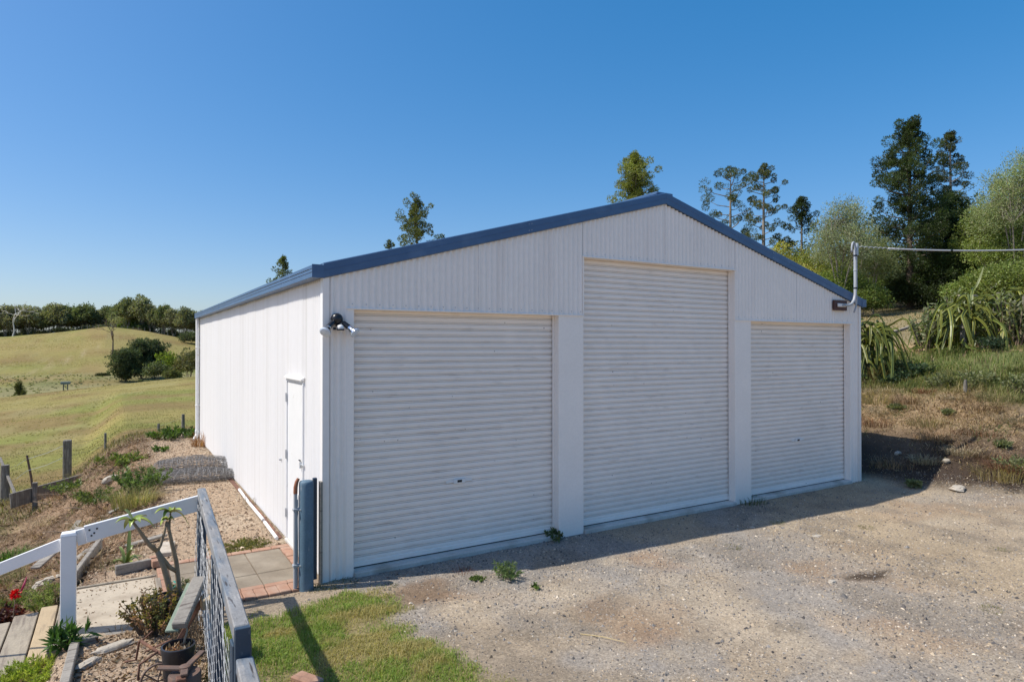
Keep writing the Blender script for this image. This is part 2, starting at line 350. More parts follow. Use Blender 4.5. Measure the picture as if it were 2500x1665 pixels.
def spot(x, y, cx, cy, rx, ry, a=0, s=0, k=.6):
    c_, s_ = math.cos(a), math.sin(a); dx = x - cx; dy = y - cy; u = (dx * c_ + dy * s_) / rx; v = (-dx * s_ + dy * c_) / ry
    return 1 - sm(.6, 1.15, np.hypot(u, v) + (fbm(x, y, .3, 3, s) - .5) * k)
def ground_colour(x, y):
    C = np.empty(np.shape(x) + (3,)); tan = np.array([.338, .268, .19]); grey = np.array([.275, .25, .222]); pale = np.array([.42, .345, .255]); red = np.array([.30, .20, .125]); dk = np.array([.17, .115, .075])
    C[:] = tan
    C = lerp(C, grey, sm(.45, .58, fbm(x, y, 1.5, 5, 11)) * .95); C = lerp(C, red, sm(.56, .72, fbm(x + 3, y, 1.3, 5, 21)) * .8)
    C = lerp(C, pale, sm(.60, .74, fbm(x, y + 5, 1.0, 5, 41)) * .8)
    C = lerp(C, dk, spot(x, y, .75, -.78, .42, .30, .3, 3) * .8); C = lerp(C, pale, spot(x, y, 1.9, -1.55, .45, .25, -.5, 4) * .7)
    C = lerp(C, pale, spot(x, y, 1.0, -1.45, .4, .3, -.5, 4) * .5)
    C = lerp(C, red, spot(x, y, 8.2, -1.7, 1.3, .35, 0, 6) * .6)
    C = lerp(C, np.array([.385, .298, .195]), sm(2.2, 6, x - .6 * y - 2) * (.35 + .4 * sm(.4, .6, fbm(x, y, 2.2, 4, 98))))
    for xc, sl, am in ((1.15, -.10, .5), (2.35, -.10, .55), (4.1, .12, .6), (5.6, .12, .55)):   # compacted wheel tracks to the doors
        C = lerp(C, np.array([.375, .305, .225]), np.exp(-((x - xc - sl * y + (fbm(x, y, 1.2, 3, 95) - .5) * .5) / .20) ** 2) * am * sm(-.1, -.9, y) * sm(.3, .5, fbm(x, y, .9, 3, 96)))
    C = lerp(C, np.array([.20, .165, .125]), sm(.56, .70, fbm(x + 7, y + 2, .6, 4, 97)) * .5)
    # damp patches left by a vehicle
    C = lerp(C, np.array([.085, .062, .044]), spot(x, y, *at(2110, 1410)[:2], .30, .13, -.35, 7, .3)); C = lerp(C, np.array([.085, .062, .044]), spot(x, y, *at(2155, 1396)[:2], .17, .075, -.3, 8, .3) * .9)
    # lawn soil
    C = lerp(C, np.array([.24, .195, .10]), lawnmask(x, y)); 
    # gravel walk beside the wall and garden
    g = (1 - sm(-.25, .0, x)) * sm(-.3, .3, y + .1); C = lerp(C, np.array([.37, .275, .19]), g * (x > -5)); 
    C = lerp(C, np.array([.42, .34, .25]), g * spot(x, y, -.45, 3.0, .5, .5, 0, 9) * .6)
    gl = 1 - sm(-.02, .25, x - leftedge(y)); mul = lerp(np.broadcast_to(np.array([.27, .18, .115]), C.shape), np.array([.13, .085, .055]), sm(.40, .58, fbm(x, y, .7, 4, 51)))
    C = lerp(C, mul, gl * (y > -9))
    near = (1 - sm(-1.2, -1.05, x)) * (1 - sm(-.4, -.2, y)); C = lerp(C, np.array([.36, .27, .19]), near)
    # paddock
    pd = np.maximum(sm(0, 1.5, -2.9 - x + (fbm(x, y, 2, 3, 61) - .5) * 2) * sm(8, 12, y), sm(13, 15.5, y + (fbm(x, y, 2, 3, 62) - .5) * 2)); n1 = fbm(x, y, 14, 5, 71); n2 = fbm(x * .5, y, 5, 5, 72); n3 = fbm(x * .35, y, 1.6, 4, 73)
    pc = lerp(np.broadcast_to(np.array([.265, .220, .074]), C.shape), np.array([.205, .205, .055]), sm(.40, .58, n1)); pc = lerp(pc, np.array([.215, .150, .062]), sm(.46, .64, n2) * .85); pc = lerp(pc, np.array([.29, .25, .11]), sm(.55, .75, n3) * .5)
    brown = np.exp(-((y - 34) / 10.) ** 2); pc = lerp(pc, np.array([.20, .135, .06]), brown * .6 * sm(.35, .6, n2)); pc = lerp(pc, np.array([.25, .205, .115]), (1 - sm(16, 24, y)) * .6)
    fh = sm(225, 250, y); pc = lerp(pc, np.array([.285, .225, .085]), fh * .75 * sm(.3, .6, fbm(x * .3, y, 14, 5, 74)))
    # track on the far hill, creek flat
    tx = np.interp(y, [150, 225, 260, 300], [-35, -27.5, -18, -6]); pc = lerp(pc, np.array([.34, .27, .14]), np.exp(-((x - tx) / .8) ** 2) * sm(205, 215, y) * (1 - sm(285, 300, y)) * .8)
    ck = sm(150, 165, y) * (1 - sm(215, 228, y)); pc = lerp(pc, np.array([.13, .145, .055]), ck * .8 * sm(.35, .6, fbm(x * .4, y, 10, 4, 75))); pc = lerp(pc, np.array([.27, .235, .115]), ck * .8 * sm(.5, .62, fbm(x * .3, y, 6, 4, 76)))
    C = lerp(C, pc, pd)
    # bank on the right: bare foot, dry litter, green top, dry field above
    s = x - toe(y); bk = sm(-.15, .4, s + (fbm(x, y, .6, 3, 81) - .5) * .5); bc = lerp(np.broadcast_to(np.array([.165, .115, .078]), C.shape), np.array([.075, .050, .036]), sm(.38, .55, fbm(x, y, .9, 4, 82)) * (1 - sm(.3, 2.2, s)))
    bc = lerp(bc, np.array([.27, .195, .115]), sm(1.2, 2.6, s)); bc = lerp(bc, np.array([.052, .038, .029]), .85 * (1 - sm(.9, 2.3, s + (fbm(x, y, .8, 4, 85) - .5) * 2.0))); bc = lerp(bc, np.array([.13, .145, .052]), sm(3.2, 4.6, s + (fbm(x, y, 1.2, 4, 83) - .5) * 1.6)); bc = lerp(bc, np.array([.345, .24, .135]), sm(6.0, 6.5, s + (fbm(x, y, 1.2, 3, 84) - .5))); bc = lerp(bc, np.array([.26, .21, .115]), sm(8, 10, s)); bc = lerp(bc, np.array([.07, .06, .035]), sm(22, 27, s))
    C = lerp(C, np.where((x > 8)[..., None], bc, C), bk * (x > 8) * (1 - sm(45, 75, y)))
    return C
def build_ground():
    X = axis(-700, -4.2, 14.5, 800, .075, 1.075); Y = axis(-70, -4.6, 13.0, 820, .075, 1.075)
    gx, gy = np.meshgrid(X, Y); nx, ny = len(X), len(Y); z = hz(gx, gy)
    V = np.stack([gx, gy, z], -1).reshape(-1, 3).astype(np.float32); i = np.arange(nx * ny).reshape(ny, nx)
    F = np.stack([i[:-1, :-1], i[:-1, 1:], i[1:, 1:], i[1:, :-1]], -1).reshape(-1, 4).astype(np.int32)
    me = bpy.data.meshes.new('ground'); me.vertices.add(len(V)); me.vertices.foreach_set('co', V.ravel()); me.loops.add(F.size); me.loops.foreach_set('vertex_index', F.ravel())
    me.polygons.add(len(F)); me.polygons.foreach_set('loop_start', np.arange(0, F.size, 4, dtype=np.int32)); me.update(calc_edges=True)
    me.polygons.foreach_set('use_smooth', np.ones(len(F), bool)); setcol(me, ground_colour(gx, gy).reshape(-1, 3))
    tag(link('ground', me, M['ground']), kind='structure')
build_ground()

# ------------------------------------------------------------------ the shed
W_, L_, ZE, ZR = 9.70, 11.87, 3.17, 4.488
X1, X2, X3, X4, X5, X6 = .311, 2.987, 3.388, 6.330, 6.708, 9.396
ZS, ZM = 2.86, 3.636
def rake(x): return ZE + (ZR - ZE) * (1 - np.abs(np.asarray(x, float) - W_ / 2) / (W_ / 2))
shed = thing('shed', 'large off-white corrugated metal shed with blue trim and three roller doors', 'shed')
def corrugated(a, b, zb, zt, place, pitch=.0762, amp=.0105, seg=8):
    n = max(2, int(round((b - a) / pitch * seg))); mb = MB(); vs = []; fs = []
    for i in range(n + 1):
        u = a + (b - a) * i / n; d = amp * math.cos(2 * math.pi * u / pitch); vs += [place(u, d, zb(u)), place(u, d, float(zt(u)))]
    for i in range(n): fs.append((2 * i, 2 * i + 2, 2 * i + 3, 2 * i + 1))
    return mb.add(vs, fs)
# side wall, one sheet at a time, opening for the access door
DY0, DY1, DZ = .80, 1.64, 2.05
k = 0; y = .06
while y < L_ - .01:
    y1 = min(y + .762, L_)
    cuts = [y, y1]
    for c in (DY0, DY1):
        if y < c < y1: cuts.append(c)
    cuts.sort(); mbs = MB()
    for a, b in zip(cuts[:-1], cuts[1:]):
        m_ = (a + b) / 2; zb = DZ if DY0 < m_ < DY1 else .03
        lap = .004 * (k % 2)
        q = corrugated(a, b + (.012 if b == y1 else 0), lambda u: zb, lambda u: ZE + .02, lambda u, d, z: (-.008 - lap + d, u, z)); mbs.add(q.v, [f[::-1] for f in q.f])
    mbs.build('cladding_sheet', M['white_wall'], shed, True); y = y1; k += 1
# front gable sheets above the doors, split where the openings step
FS = [0]
def front_sheet(a, b, zb, zt=None):
    FS[0] += 1; lp_ = .0035 * (FS[0] % 2)
    corrugated(a, b, lambda u: zb, zt or (lambda u: rake(u)), lambda u, d, z: (u, .002 - d - .008 - lp_, z)).build('cladding_sheet', M['front_wall'], shed, True)
for a, b, zb in ((X1 - .06, X3, ZS), (X3, X4, ZM), (X4, X6 + .03, ZS)):
    n = max(1, round((b - a) / .762))
    for i in range(n): front_sheet(a + (b - a) * i / n, a + (b - a) * (i + 1) / n, zb)
front_sheet(.035, X1 - .06, -.02); front_sheet(X6 + .03, W_ - .03, -.02)
# plain jamb strips and pillars
def part(name, a, b, m, parent=shed, e=.004): return MB().bbox(a, b, e).build(name, M[m], parent)
part('jamb', (X1 - .085, -.016, -.05), (X1, .13, ZS - .003), 'jamb'); part('pillar', (X2, -.014, -.05), (X3 - .001, .20, ZS - .003), 'jamb'); part('pillar', (X4 + .001, -.014, -.05), (X5, .20, ZS - .003), 'jamb')
part('jamb', (X6, -.016, -.05), (X6 + .06, .13, ZS - .003), 'jamb')
part('jamb', (X3 - .012, -.020, ZS - .001), (X3 + .004, .20, ZM), 'jamb'); part('jamb', (X4 - .004, -.020, ZS - .001), (X4 + .012, .20, ZM), 'jamb')
part('jamb_return', (X3 - .2, .02, ZS), (X3 - .003, .22, ZM + .1), 'jamb'); part('jamb_return', (X4 + .003, .02, ZS), (X4 + .2, .22, ZM + .1), 'jamb')
# head trims
for a, b, z in ((X1 - .09, X3 + .0, ZS), (X3 - .02, X4 + .03, ZM), (X4 - .0, X6 + .07, ZS)):
    part('head_trim', (a, -.028, z - .012), (b, .13, z + .003), 'jamb', e=.002)
    mb = MB()
    for u in np.arange(a + .07, b - .03, .1524): mb.lathe([(.007, -.006), (.007, .0), (.004, .003)], 6, Matrix.Translation((u, -.02, z + .045)) @ Matrix.Rotation(R(90), 4, 'X'))
    tag(mb.build('screws', M['galv'], shed), kind='stuff')
part('corner_flashing', (-.026, -.020, -.03), (-.0235, .07, ZE + .02), 'white_wall', e=.001); part('corner_flashing', (-.0234, -.0221, -.03), (.045, -.0195, ZE + .05), 'front_wall', e=.001)
part('corner_flashing', (W_ - .045, -.0201, -.03), (W_ + .0164, -.0165, ZE), 'front_wall', e=.001); part('corner_flashing', (W_ + .0165, -.020, -.03), (W_ + .020, .07, ZE), 'front_wall', e=.001)
# hidden walls, so the building is closed
part('rear_wall', (0, L_ - .04, -.05), (W_, L_, ZE), 'white_wall'); part('side_wall', (W_ - .02, .06, -.05), (W_, L_ - .05, ZE), 'white_wall')
mb = MB(); mb.add([(0, L_ - .02, ZE), (W_, L_ - .02, ZE), (W_ / 2, L_ - .02, ZR)], [(2, 1, 0)]); mb.build('rear_gable', M['white_wall'], shed)
mb = MB(); mb.bbox((.02, .03, -.3), (W_ - .02, L_ - .05, .05), .006); mb.build('slab', M['concrete'], shed)
for a, b in ((X1, X2), (X3, X4), (X5, X6)): MB().bbox((a + .002, -.05, -.2), (b - .002, .029, .0495), .01).build('sill', M['concrete'], shed)
# roof: two corrugated slopes, ridge cap
for sgn in (0, 1):
    n = int((L_ + .06) / .0762 * 4); vs = []; fs = []
    for i in range(n + 1):
        yy = -.03 + (L_ + .06) * i / n; d = .008 * math.cos(i * math.pi / 2)
        xa = -.06 if sgn == 0 else W_ + .06; xb = W_ / 2; za = ZE + .13 - .06 * .2717 + d
        vs += [(xa, yy, za), (xb, yy, ZR + .13 + d)]
    for i in range(n): f = (2 * i, 2 * i + 1, 2 * i + 3, 2 * i + 2); fs.append(f if sgn else f[::-1])
    MB().add(vs, fs).build('roof_sheet', M['blue_metal'], shed, True)
# barge capping along both rakes: tall folded trim with a turned-over top
sl_ = (ZR - ZE) / (W_ / 2)
for sgn in (-1, 1):
    xe = -.02 if sgn < 0 else W_ + .075; xm = W_ / 2 + .0005 * sgn
    zf = lambda x: ZR - sl_ * abs(x - W_ / 2)
    prof = [(-.030, -.004), (-.046, .006), (-.046, .075), (-.049, .079), (-.046, .083), (-.046, .150), (-.038, .158), (.10, .158), (.10, .150), (-.030, .146)]
    vs = []
    for x in (xe, xm): vs += [(x, p, zf(x) + q) for p, q in prof]
    n = len(prof); fs = [(i, (i + 1) % n, n + (i + 1) % n, n + i) for i in range(n)] + [tuple(range(n))[::-1], tuple(range(n, 2 * n))]
    if sgn < 0: fs = [f[::-1] for f in fs]
    bc_ = MB().add(vs, fs).build('barge_capping', M['blue_metal'], shed)
    xj = W_ / 2 + sgn * 2.35; vs = []
    for x in (xj, xj + .07): vs += [(x, -.0475, zf(x) + .004), (x, -.0475, zf(x) + .152)]
    f = (0, 2, 3, 1); MB().add(vs, [f]).build('joiner', M['blue_metal'], bc_)
    mbj = MB()
    for dx in (.015, .055):
        for q in (.035, .115): mbj.lathe([(.005, 0), (.005, .002), (.003, .004)], 6, Matrix.Translation((xj + dx, -.0477, zf(xj + dx) + q)) @ Matrix.Rotation(R(90), 4, 'X'))
    tag(mbj.build('rivets', M['galv'], bc_), kind='stuff')
MB().bbox((W_ / 2 - .16, -.02, ZR + .12), (W_ / 2 + .16, L_, ZR + .165), .02).build('ridge_cap', M['blue_metal'], shed)
# gutters (quad profile with two ribs), end cap, soffit strip
for sgn in (-1, 1):
    x0 = -.0 if sgn < 0 else W_; o = sgn
    prof = [(.018, 0), (.135, 0), (.138, .004), (.138, .052), (.143, .057), (.138, .062), (.138, .088), (.143, .093), (.138, .098), (.138, .128), (.128, .134), (.124, .130), (.134, .124), (.132, .006), (.022, .006), (.018, .12), (.016, .12)]
    vs = []
    for yy in (-.048, L_ + .03): vs += [(x0 + o * p, yy, ZE - .005 + q) for p, q in prof]
    n = len(prof); fs = [(i, (i + 1) % n, n + (i + 1) % n, n + i) for i in range(n)]
    if sgn > 0: fs = [f[::-1] for f in fs]
    g = MB().add(vs, fs).build('gutter', M['blue_metal'], shed)
    for yy in (-.052, L_ + .03): MB().bbox((min(x0 + o * .014, x0 + o * .143), yy, ZE - .008), (max(x0 + o * .014, x0 + o * .143), yy + .004, ZE + .13), .002).build('end_cap', M['blue_metal'], g)
    if sgn < 0:
        MB().bbox((-.1405, 7.2, ZE - .006), (-.1385, 7.24, ZE + .126), .0008).build('joiner', M['blue_metal'], g)
        mb = MB()
        for yy in np.arange(.1, L_, .09): mb.bbox((-.1445, yy, ZE + .086), (-.1415, yy + .045, ZE + .0905), .0005)
        tag(mb.build('slots', M['dark'], g), kind='stuff')
MB().bbox((-.0165, .0, ZE - .03), (.0, L_, ZE + .12), .002).build('fascia', M['soffit'], shed)
# downpipe at the far corner, with a kicked-out foot
pp = [(-.075, L_ - .05, ZE), (-.075, L_ - .05, 2.2), (-.075, L_ - .05, .24), (-.085, L_ - .06, .16), (-.13, L_ - .14, .08), (-.17, L_ - .22, .04)]
dp = MB().tube(pp, .045, 14).build('downpipe', M['pvc'], shed, True, ang=50)
for z in (.9, 2.4): MB().bbox((-.125, L_ - .10, z), (-.018, L_ - .0, z + .025), .003).build('bracket', M['pvc'], dp)
MB().lathe([(.052, 0), (.054, .01), (.054, .07), (.052, .08)], 14, Matrix.Translation((-.075, L_ - .05, .2))).build('collar', M['pvc'], dp, True, ang=40)
# roller doors
PR = [(0, .001), (.024, -.0015), (.0465, .001), (.0485, .018), (.0535, .018), (.0555, .003), (.064, .003), (.066, .018), (.0730, .018)]
def roller(x0, x1, zt, lock):
    yb = .105; zb = .062; vs = []; fs = []; z = zb + .05; rows = []
    while z < zt + .12:
        for dz, dy in PR: rows.append((z + dz, yb + dy))
        z += .075
    for zz, yy in rows: vs += [(x0 + .004, yy, zz), (x1 - .004, yy, zz)]
    fs = [(2 * i, 2 * i + 1, 2 * i + 3, 2 * i + 2) for i in range(len(rows) - 1)]
    d = MB().add(vs, fs).build('roller_door', M['roller'], shed)
    MB().bbox((x0 + .004, yb - .012, zb), (x1 - .004, yb + .014, zb + .05), .004).build('bottom_rail', M['roller'], d)
    MB().bbox((x0 + .006, yb - .006, zb - .011), (x1 - .006, yb + .008, zb - .0005), .003).build('weather_seal', M['dark'], d)
    for xg in (x0, x1 - .03): 
        MB().bbox((xg, yb - .022, .052), (xg + .03, yb - .0175, zt - .013), .001).build('guide', M['jamb'], d)
    if lock:
        xc, zc = lock
        h = MB().bbox((xc - .17, yb - .008, zc - .014), (xc + .17, yb - .003, zc + .014), .002).build('lock_bar', M['grey_plastic'], d)
        MB().bbox((xc - .075, yb - .022, zc - .026), (xc + .075, yb - .0085, zc + .026), .004).build('handle', M['grey_plastic'], d)
        MB().bbox((xc - .030, yb - .024, zc - .014), (xc + .030, yb - .0225, zc + .014), .001).build('handle_recess', M['dark'], d)
    MB().bbox((x0, yb + .04, zb), (x1, yb + .05, zt + .14), .001).build('backing', M['dark'], d)
roller(X1 + .001, X2 - .001, ZS, (1.62, .86)); roller(X3 + .001, X4 - .001, ZM, None); roller(X5 + .001, X6 - .001, ZS, (8.04, .86))
# access door in the side wall
d = MB().bbox((-.020, DY0 + .03, .06), (.02, DY1 - .03, DZ - .035), .003).build('access_door', M['white_paint'], shed)
mb = MB(); mb.bbox((-.034, DY0 - .005, .04), (.03, DY0 + .025, DZ - .03), .003); mb.bbox((-.034, DY1 - .025, .04), (.03, DY1 + .005, DZ - .03), .003); mb.bbox((-.0345, DY0 - .005, DZ - .029), (.03, DY1 + .005, DZ + .0), .003); mb.build('door_frame', M['white_paint'], d)
MB().add([(-.018, DY0 - .03, DZ + .045), (-.018, DY1 + .03, DZ + .045), (-.058, DY1 + .03, DZ + .026), (-.058, DY0 - .03, DZ + .026), (-.058, DY1 + .03, DZ + .006), (-.058, DY0 - .03, DZ + .006), (-.018, DY1 + .03, DZ + .006), (-.018, DY0 - .03, DZ + .006)],
         [(0, 3, 2, 1), (3, 5, 4, 2), (5, 7, 6, 4), (0, 7, 5, 3), (1, 2, 4, 6)]).build('drip_hood', M['white_wall'], d)
for z in (.32, 1.05, 1.76): MB().tube([(-.04, DY1 - .025, z), (-.04, DY1 - .025, z + .11)], .009, 8).build('hinge', M['galv'], d)
lk = MB().bbox((-.042, DY0 - .04, 1.07), (-.022, DY0 + .13, 1.10), .003).build('bolt', M['galv'], d)
mb = MB(); mb.bbox((-.05, DY0 + .07, 1.045), (-.03, DY0 + .11, 1.125), .004); mb.build('padlock', M['grey_plastic'], lk)
MB().bbox((-.05, DY0 + .06, 1.128), (-.034, DY0 + .12, 1.14), .002).build('staple', M['dark'], lk)
part('threshold', (-.05, DY0, .02), (.02, DY1, .055), 'concrete', d)
MB().lathe([(.016, 0), (.018, .01), (.012, .025)], 10, Matrix.Translation((-.018, 2.0, .98)) @ Matrix.Rotation(R(-90), 4, 'Y')).build('tap_stub', M['galv'], shed)

# ------------------------------------------------------------------ twin floodlight on the front corner
fl = thing('floodlight', 'black twin floodlight with motion sensor on the front corner of the shed', 'floodlight', (.12, -.02, 2.74))
Mx = Matrix.Rotation(R(90), 4, 'X')
MB().lathe([(.062, 0), (.062, .02), (.056, .045), (.036, .064), (.012, .07)], 20, Mx).build('dome', M['black'], fl, True, ang=40)
for sx in (-1, 1):
    a = Vector((sx * .035, -.04, -.02)); b = Vector((sx * .105, -.085, -.085)); ax = (b - a).normalized()
    arm = MB().tube([a, a + ax * .03, a + ax * .032, b - ax * .01, b], [.016, .016, .026, .028, .03], 14).build('arm', M['black'], fl, True, ang=40)
    MB().tube([a - ax * .012, a], .022, 12).build('knuckle', M['black'], arm, True, ang=40)
    dr = Vector((sx * .55, -.55, -.62)).normalized(); q = dr.to_track_quat('Z', 'Y').to_matrix().to_4x4(); q.translation = b
    MB().lathe([(.026, -.005), (.029, .012), (.03, .03), (.038, .045), (.053, .07), (.059, .084), (.060, .09)], 20, q).build('reflector', M['silver'], arm, True, ang=40)
    MB().lathe([(.0595, .0905), (.057, .097), (.04, .103), (.015, .106)], 20, q).build('lens', M['lens'], arm, True)
sn = MB().lathe([(.012, -.034), (.028, -.026), (.036, -.008), (.036, .012), (.026, .028), (.01, .034)], 16, Matrix.Translation((.02, -.075, -.095))).build('sensor', M['grey_plastic'], fl, True)
MB().bbox((-.015, -.06, -.08), (.03, -.01, -.055), .006).build('sensor_bracket', M['black'], sn)
MB().lathe([(.037, -.026), (.040, -.02), (.040, -.012), (.037, -.009)], 16, Matrix.Translation((.02, -.075, -.095))).build('sensor_ring', M['black'], sn, True)
MB().bbox((-.05, -.07, -.115), (-.022, -.045, -.088), .003).build('sensor_knob', M['black'], sn)

# ------------------------------------------------------------------ service mast and overhead cable
ms = thing('service_mast', 'bent grey conduit mast on a brown block at the right end of the gable', 'conduit', (9.05, -.03, 3.17))
MB().bbox((-.21, -.035, -.09), (.17, .0, .09), .004).build('mounting_block', M['mount_wood'], ms)
MB().bbox((-.13, -.062, -.03), (.10, -.036, .03), .006).build('bracket', M['grey_plastic'], ms)
P_ = [(-.02, -.085, .0), (.12, -.085, .0), (.22, -.085, .03), (.30, -.085, .10), (.335, -.085, .2), (.345, -.085, .34), (.345, -.085, .94), (.345, -.085, 1.0)]
pp_ = MB().tube(P_, [.026] * 5 + [.030, .030, .030], 12).build('conduit', M['grey_pipe'], ms, True, ang=50)
for z in (.3, .62, .88): MB().lathe([(.033, 0), (.035, .006), (.035, .022), (.033, .028)], 12, Matrix.Translation((.345, -.085, z))).build('strap', M['black'] if z != .62 else M['grey_pipe'], pp_, True, ang=40)
an = np.linspace(0, math.pi * 1.12, 12); MB().tube([(.345 - .055 + .055 * math.cos(a), -.085, 1.0 + .0 + .13 * math.sin(a)) for a in an[::-1]] + [(.345, -.085, .99)], .017, 8).build('cable_loop', M['grey_pipe'], ms, True)
an = np.linspace(0, 1, 9); MB().tube([(.355 + .06 * math.sin(t * 2.6) - .10 * t * t, -.07 - .02 * t, .30 - .42 * t) for t in an], .014, 8).build('cable_tail', M['grey_pipe'], ms, True)
hk = MB().bbox((.375, -.105, .90), (.41, -.065, 1.12), .005).build('hook_plate', M['galv'], ms)
cb = thing('overhead_cable', 'grey overhead power cable running from the mast to the right', 'cable', (9.44, -.1, 4.23))
def cpt(t): return Vector((17.0 * t, -5.0 * t, 3.2 * t * t - .30 * t))
MB().tube([cpt(t) for t in np.linspace(.04, 1, 50)], .0155, 8).build('conductor', M['cable'], cb, True)
mb = MB(); tt = np.linspace(0, .062, 60); mb.tube([cpt(t) + Vector((0, .016 * math.cos(t * 1100), .016 * math.sin(t * 1100))) for t in tt], .006, 5); mb.build('grip', M['galv'], cb, True)
for k in range(6): MB().tube([cpt(.12 + .15 * k), cpt(.123 + .15 * k)], .019, 8).build('tie', M['black'], cb)

# ------------------------------------------------------------------ paved entry: bricks and pavers
pv = bpy.data.objects.new('path', None); COL.objects.link(pv); pv.location = (0, 0, 0); tag(pv, kind='structure')
rg = random.Random(4)
MB().bbox((-1.52, -.02, -.10), (-.022, 1.50, .008), .01).build('bed', M['grout'], pv)
def piece(name, x0, y0, x1, y1, z, m, g=.006):
    mb = MB(); cx, cy = (x0 + x1) / 2, (y0 + y1) / 2
    T = Matrix.Translation((cx + rg.uniform(-.003, .003), cy + rg.uniform(-.003, .003), 0)) @ Matrix.Rotation(rg.uniform(-.012, .012), 4, 'Z') @ Matrix.Rotation(rg.uniform(-.008, .008), 4, 'X')
    mb.bbox((x0 - cx + g / 2, y0 - cy + g / 2, -.04), (x1 - cx - g / 2, y1 - cy - g / 2, z + rg.uniform(-.003, .003)), .006, T); return mb.build(name, M[m], pv)
xs = [-1.36, -.96, -.56, -.17]; ys = [.20, .56, .96, 1.36]
for i in range(3):
    for j in range(3): piece('paver', xs[i], ys[j], xs[i + 1], ys[j + 1], .020, 'paver', .010)
for i in range(9): piece('brick', -.165, .21 + .128 * i, -.03, .21 + .128 * (i + 1), .026, 'brick')
for i in range(6): piece('brick', -1.36 + .222 * i, 1.365, -1.36 + .222 * (i + 1), 1.475, .026, 'brick')
for i in range(6): piece('brick', -1.45 + .222 * i, .10, -1.45 + .222 * (i + 1), .195, .026, 'brick')
for i in range(11): piece('brick', -1.47 + .112 * i, -.13, -1.47 + .112 * (i + 1), .095, .030, 'brick')
for i in range(5): piece('brick', -1.475, .20 + .222 * i, -1.365, .20 + .222 * (i + 1), .026, 'brick')
def loose(name, label, cat, loc, rz, size, m, group=None):
    o = MB().bbox((-size[0] / 2, -size[1] / 2, 0), (size[0] / 2, size[1] / 2, size[2]), .006).build(name, M[m]); o.location = loc; o.rotation_euler = (0, 0, rz); return tag(o, label, cat, group)
loose('loose_brick', 'orange brick standing on the corner of the path behind the blue fence', 'brick', (-1.47, 1.42, .03), .1, (.11, .23, .075), 'brick')
b_ = at(745, 1660); loose('loose_brick', 'brick lying in the lawn at the bottom edge of the picture', 'brick', (b_[0], b_[1] - .06, -.01), .5, (.11, .23, .06), 'brick')

# ------------------------------------------------------------------ blue post with conduit by the access door, plank behind it
bp_ = thing('bollard_post', 'round blue-painted timber post at the front corner of the shed', 'post', (-.21, -.11, 0))
MB().lathe([(.072, -.2), (.073, .02), (.072, .5), (.071, 1.06), (.068, 1.085), (.06, 1.095), (.01, 1.1)], 20).build('timber_post', M['blue_pole'], bp_, True, ang=50)
cdn = thing('standpipe', 'grey water pipe strapped to the left side of the round blue post', 'pipe', (-.315, -.10, 0))
MB().tube([(0, 0, -.05), (0, 0, .6), (0, 0, .98)], .019, 10).build('pipe', M['grey_pipe'], cdn, True, ang=50)
MB().tube([(0, 0, .975), (.002, 0, 1.04), (.012, 0, 1.09), (.03, 0, 1.125)], [.021, .021, .019, .016], 10).build('copper_elbow', M['copper'], cdn, True, ang=50)
MB().tube([(.03, .03, -.05), (.03, .03, .95)], .008, 8).build('thin_pipe', M['galv'], cdn, True)
for z in (.24, .80): 
    st_ = MB().bbox((-.026, -.026, z), (.045, .026, z + .03), .006).build('clamp', M['grey_pipe'], cdn); MB().lathe([(.008, 0), (.008, .02)], 6, Matrix.Translation((.04, -.03, z + .015)) @ Mx).build('clamp_bolt', M['galv'], st_)
MB().bbox((-.020, -.02, .0), (.02, .02, 1.04), .003).build('sign_post', M['blue_timber'], None).location = (-.105, -.03, .06)
sp_ = bpy.data.objects['sign_post']; sp_.name = 'square_post'; tag(sp_, 'thin dark blue square post between the round post and the shed corner', 'post')
lp = MB().bbox((-.014, -.03, .0), (.014, .03, 1.06), .003).build('timber_strip', M['timber_grey'], None, loc=(-.048, -.045, .0)); tag(lp, 'narrow grey upright strip against the front left corner of the shed', 'post')

# ------------------------------------------------------------------ blue timber fence with chicken wire
fe = thing('garden_fence', 'weathered blue timber fence with chicken wire in the foreground', 'fence', (-1.16, .0, 0))
A = Vector((0, .0, 1.06)); B = Vector((-.165, -3.42, 1.06)); A2 = Vector((-.155, -3.40, .925)); B2 = Vector((-.27, -5.4, .925))
MB().beam(A + Vector((.002, .035, 0)), B, .072, .085, .006).build('top_rail', M['blue_worn'], fe); MB().beam(A2 + Vector((-.003, -.055, 0)), B2, .078, .07, .006).build('top_rail', M['blue_worn'], fe)
def fpt(t): return Vector((-.165 * t, -3.42 * t, 0))
for t, h, wd in ((.008, 1.015, .075), (.56, 1.015, .075), (.985, 1.01, .09)):
    p = fpt(t); MB().bbox((p.x - wd / 2, p.y - .045, -.15), (p.x + wd / 2, p.y + .045, h), .005).build('post', M['blue_timber'], fe)
p = fpt(1.0); MB().bbox((p.x - .036, p.y - .035, .80), (p.x + .036, p.y - .002, 1.10), .003).build('end_block', M['blue_timber'], fe)
MB().beam(A + Vector((0, 0, -.92)), B + Vector((0, 0, -.92)), .045, .07, .004).build('bottom_rail', M['blue_timber'], fe)
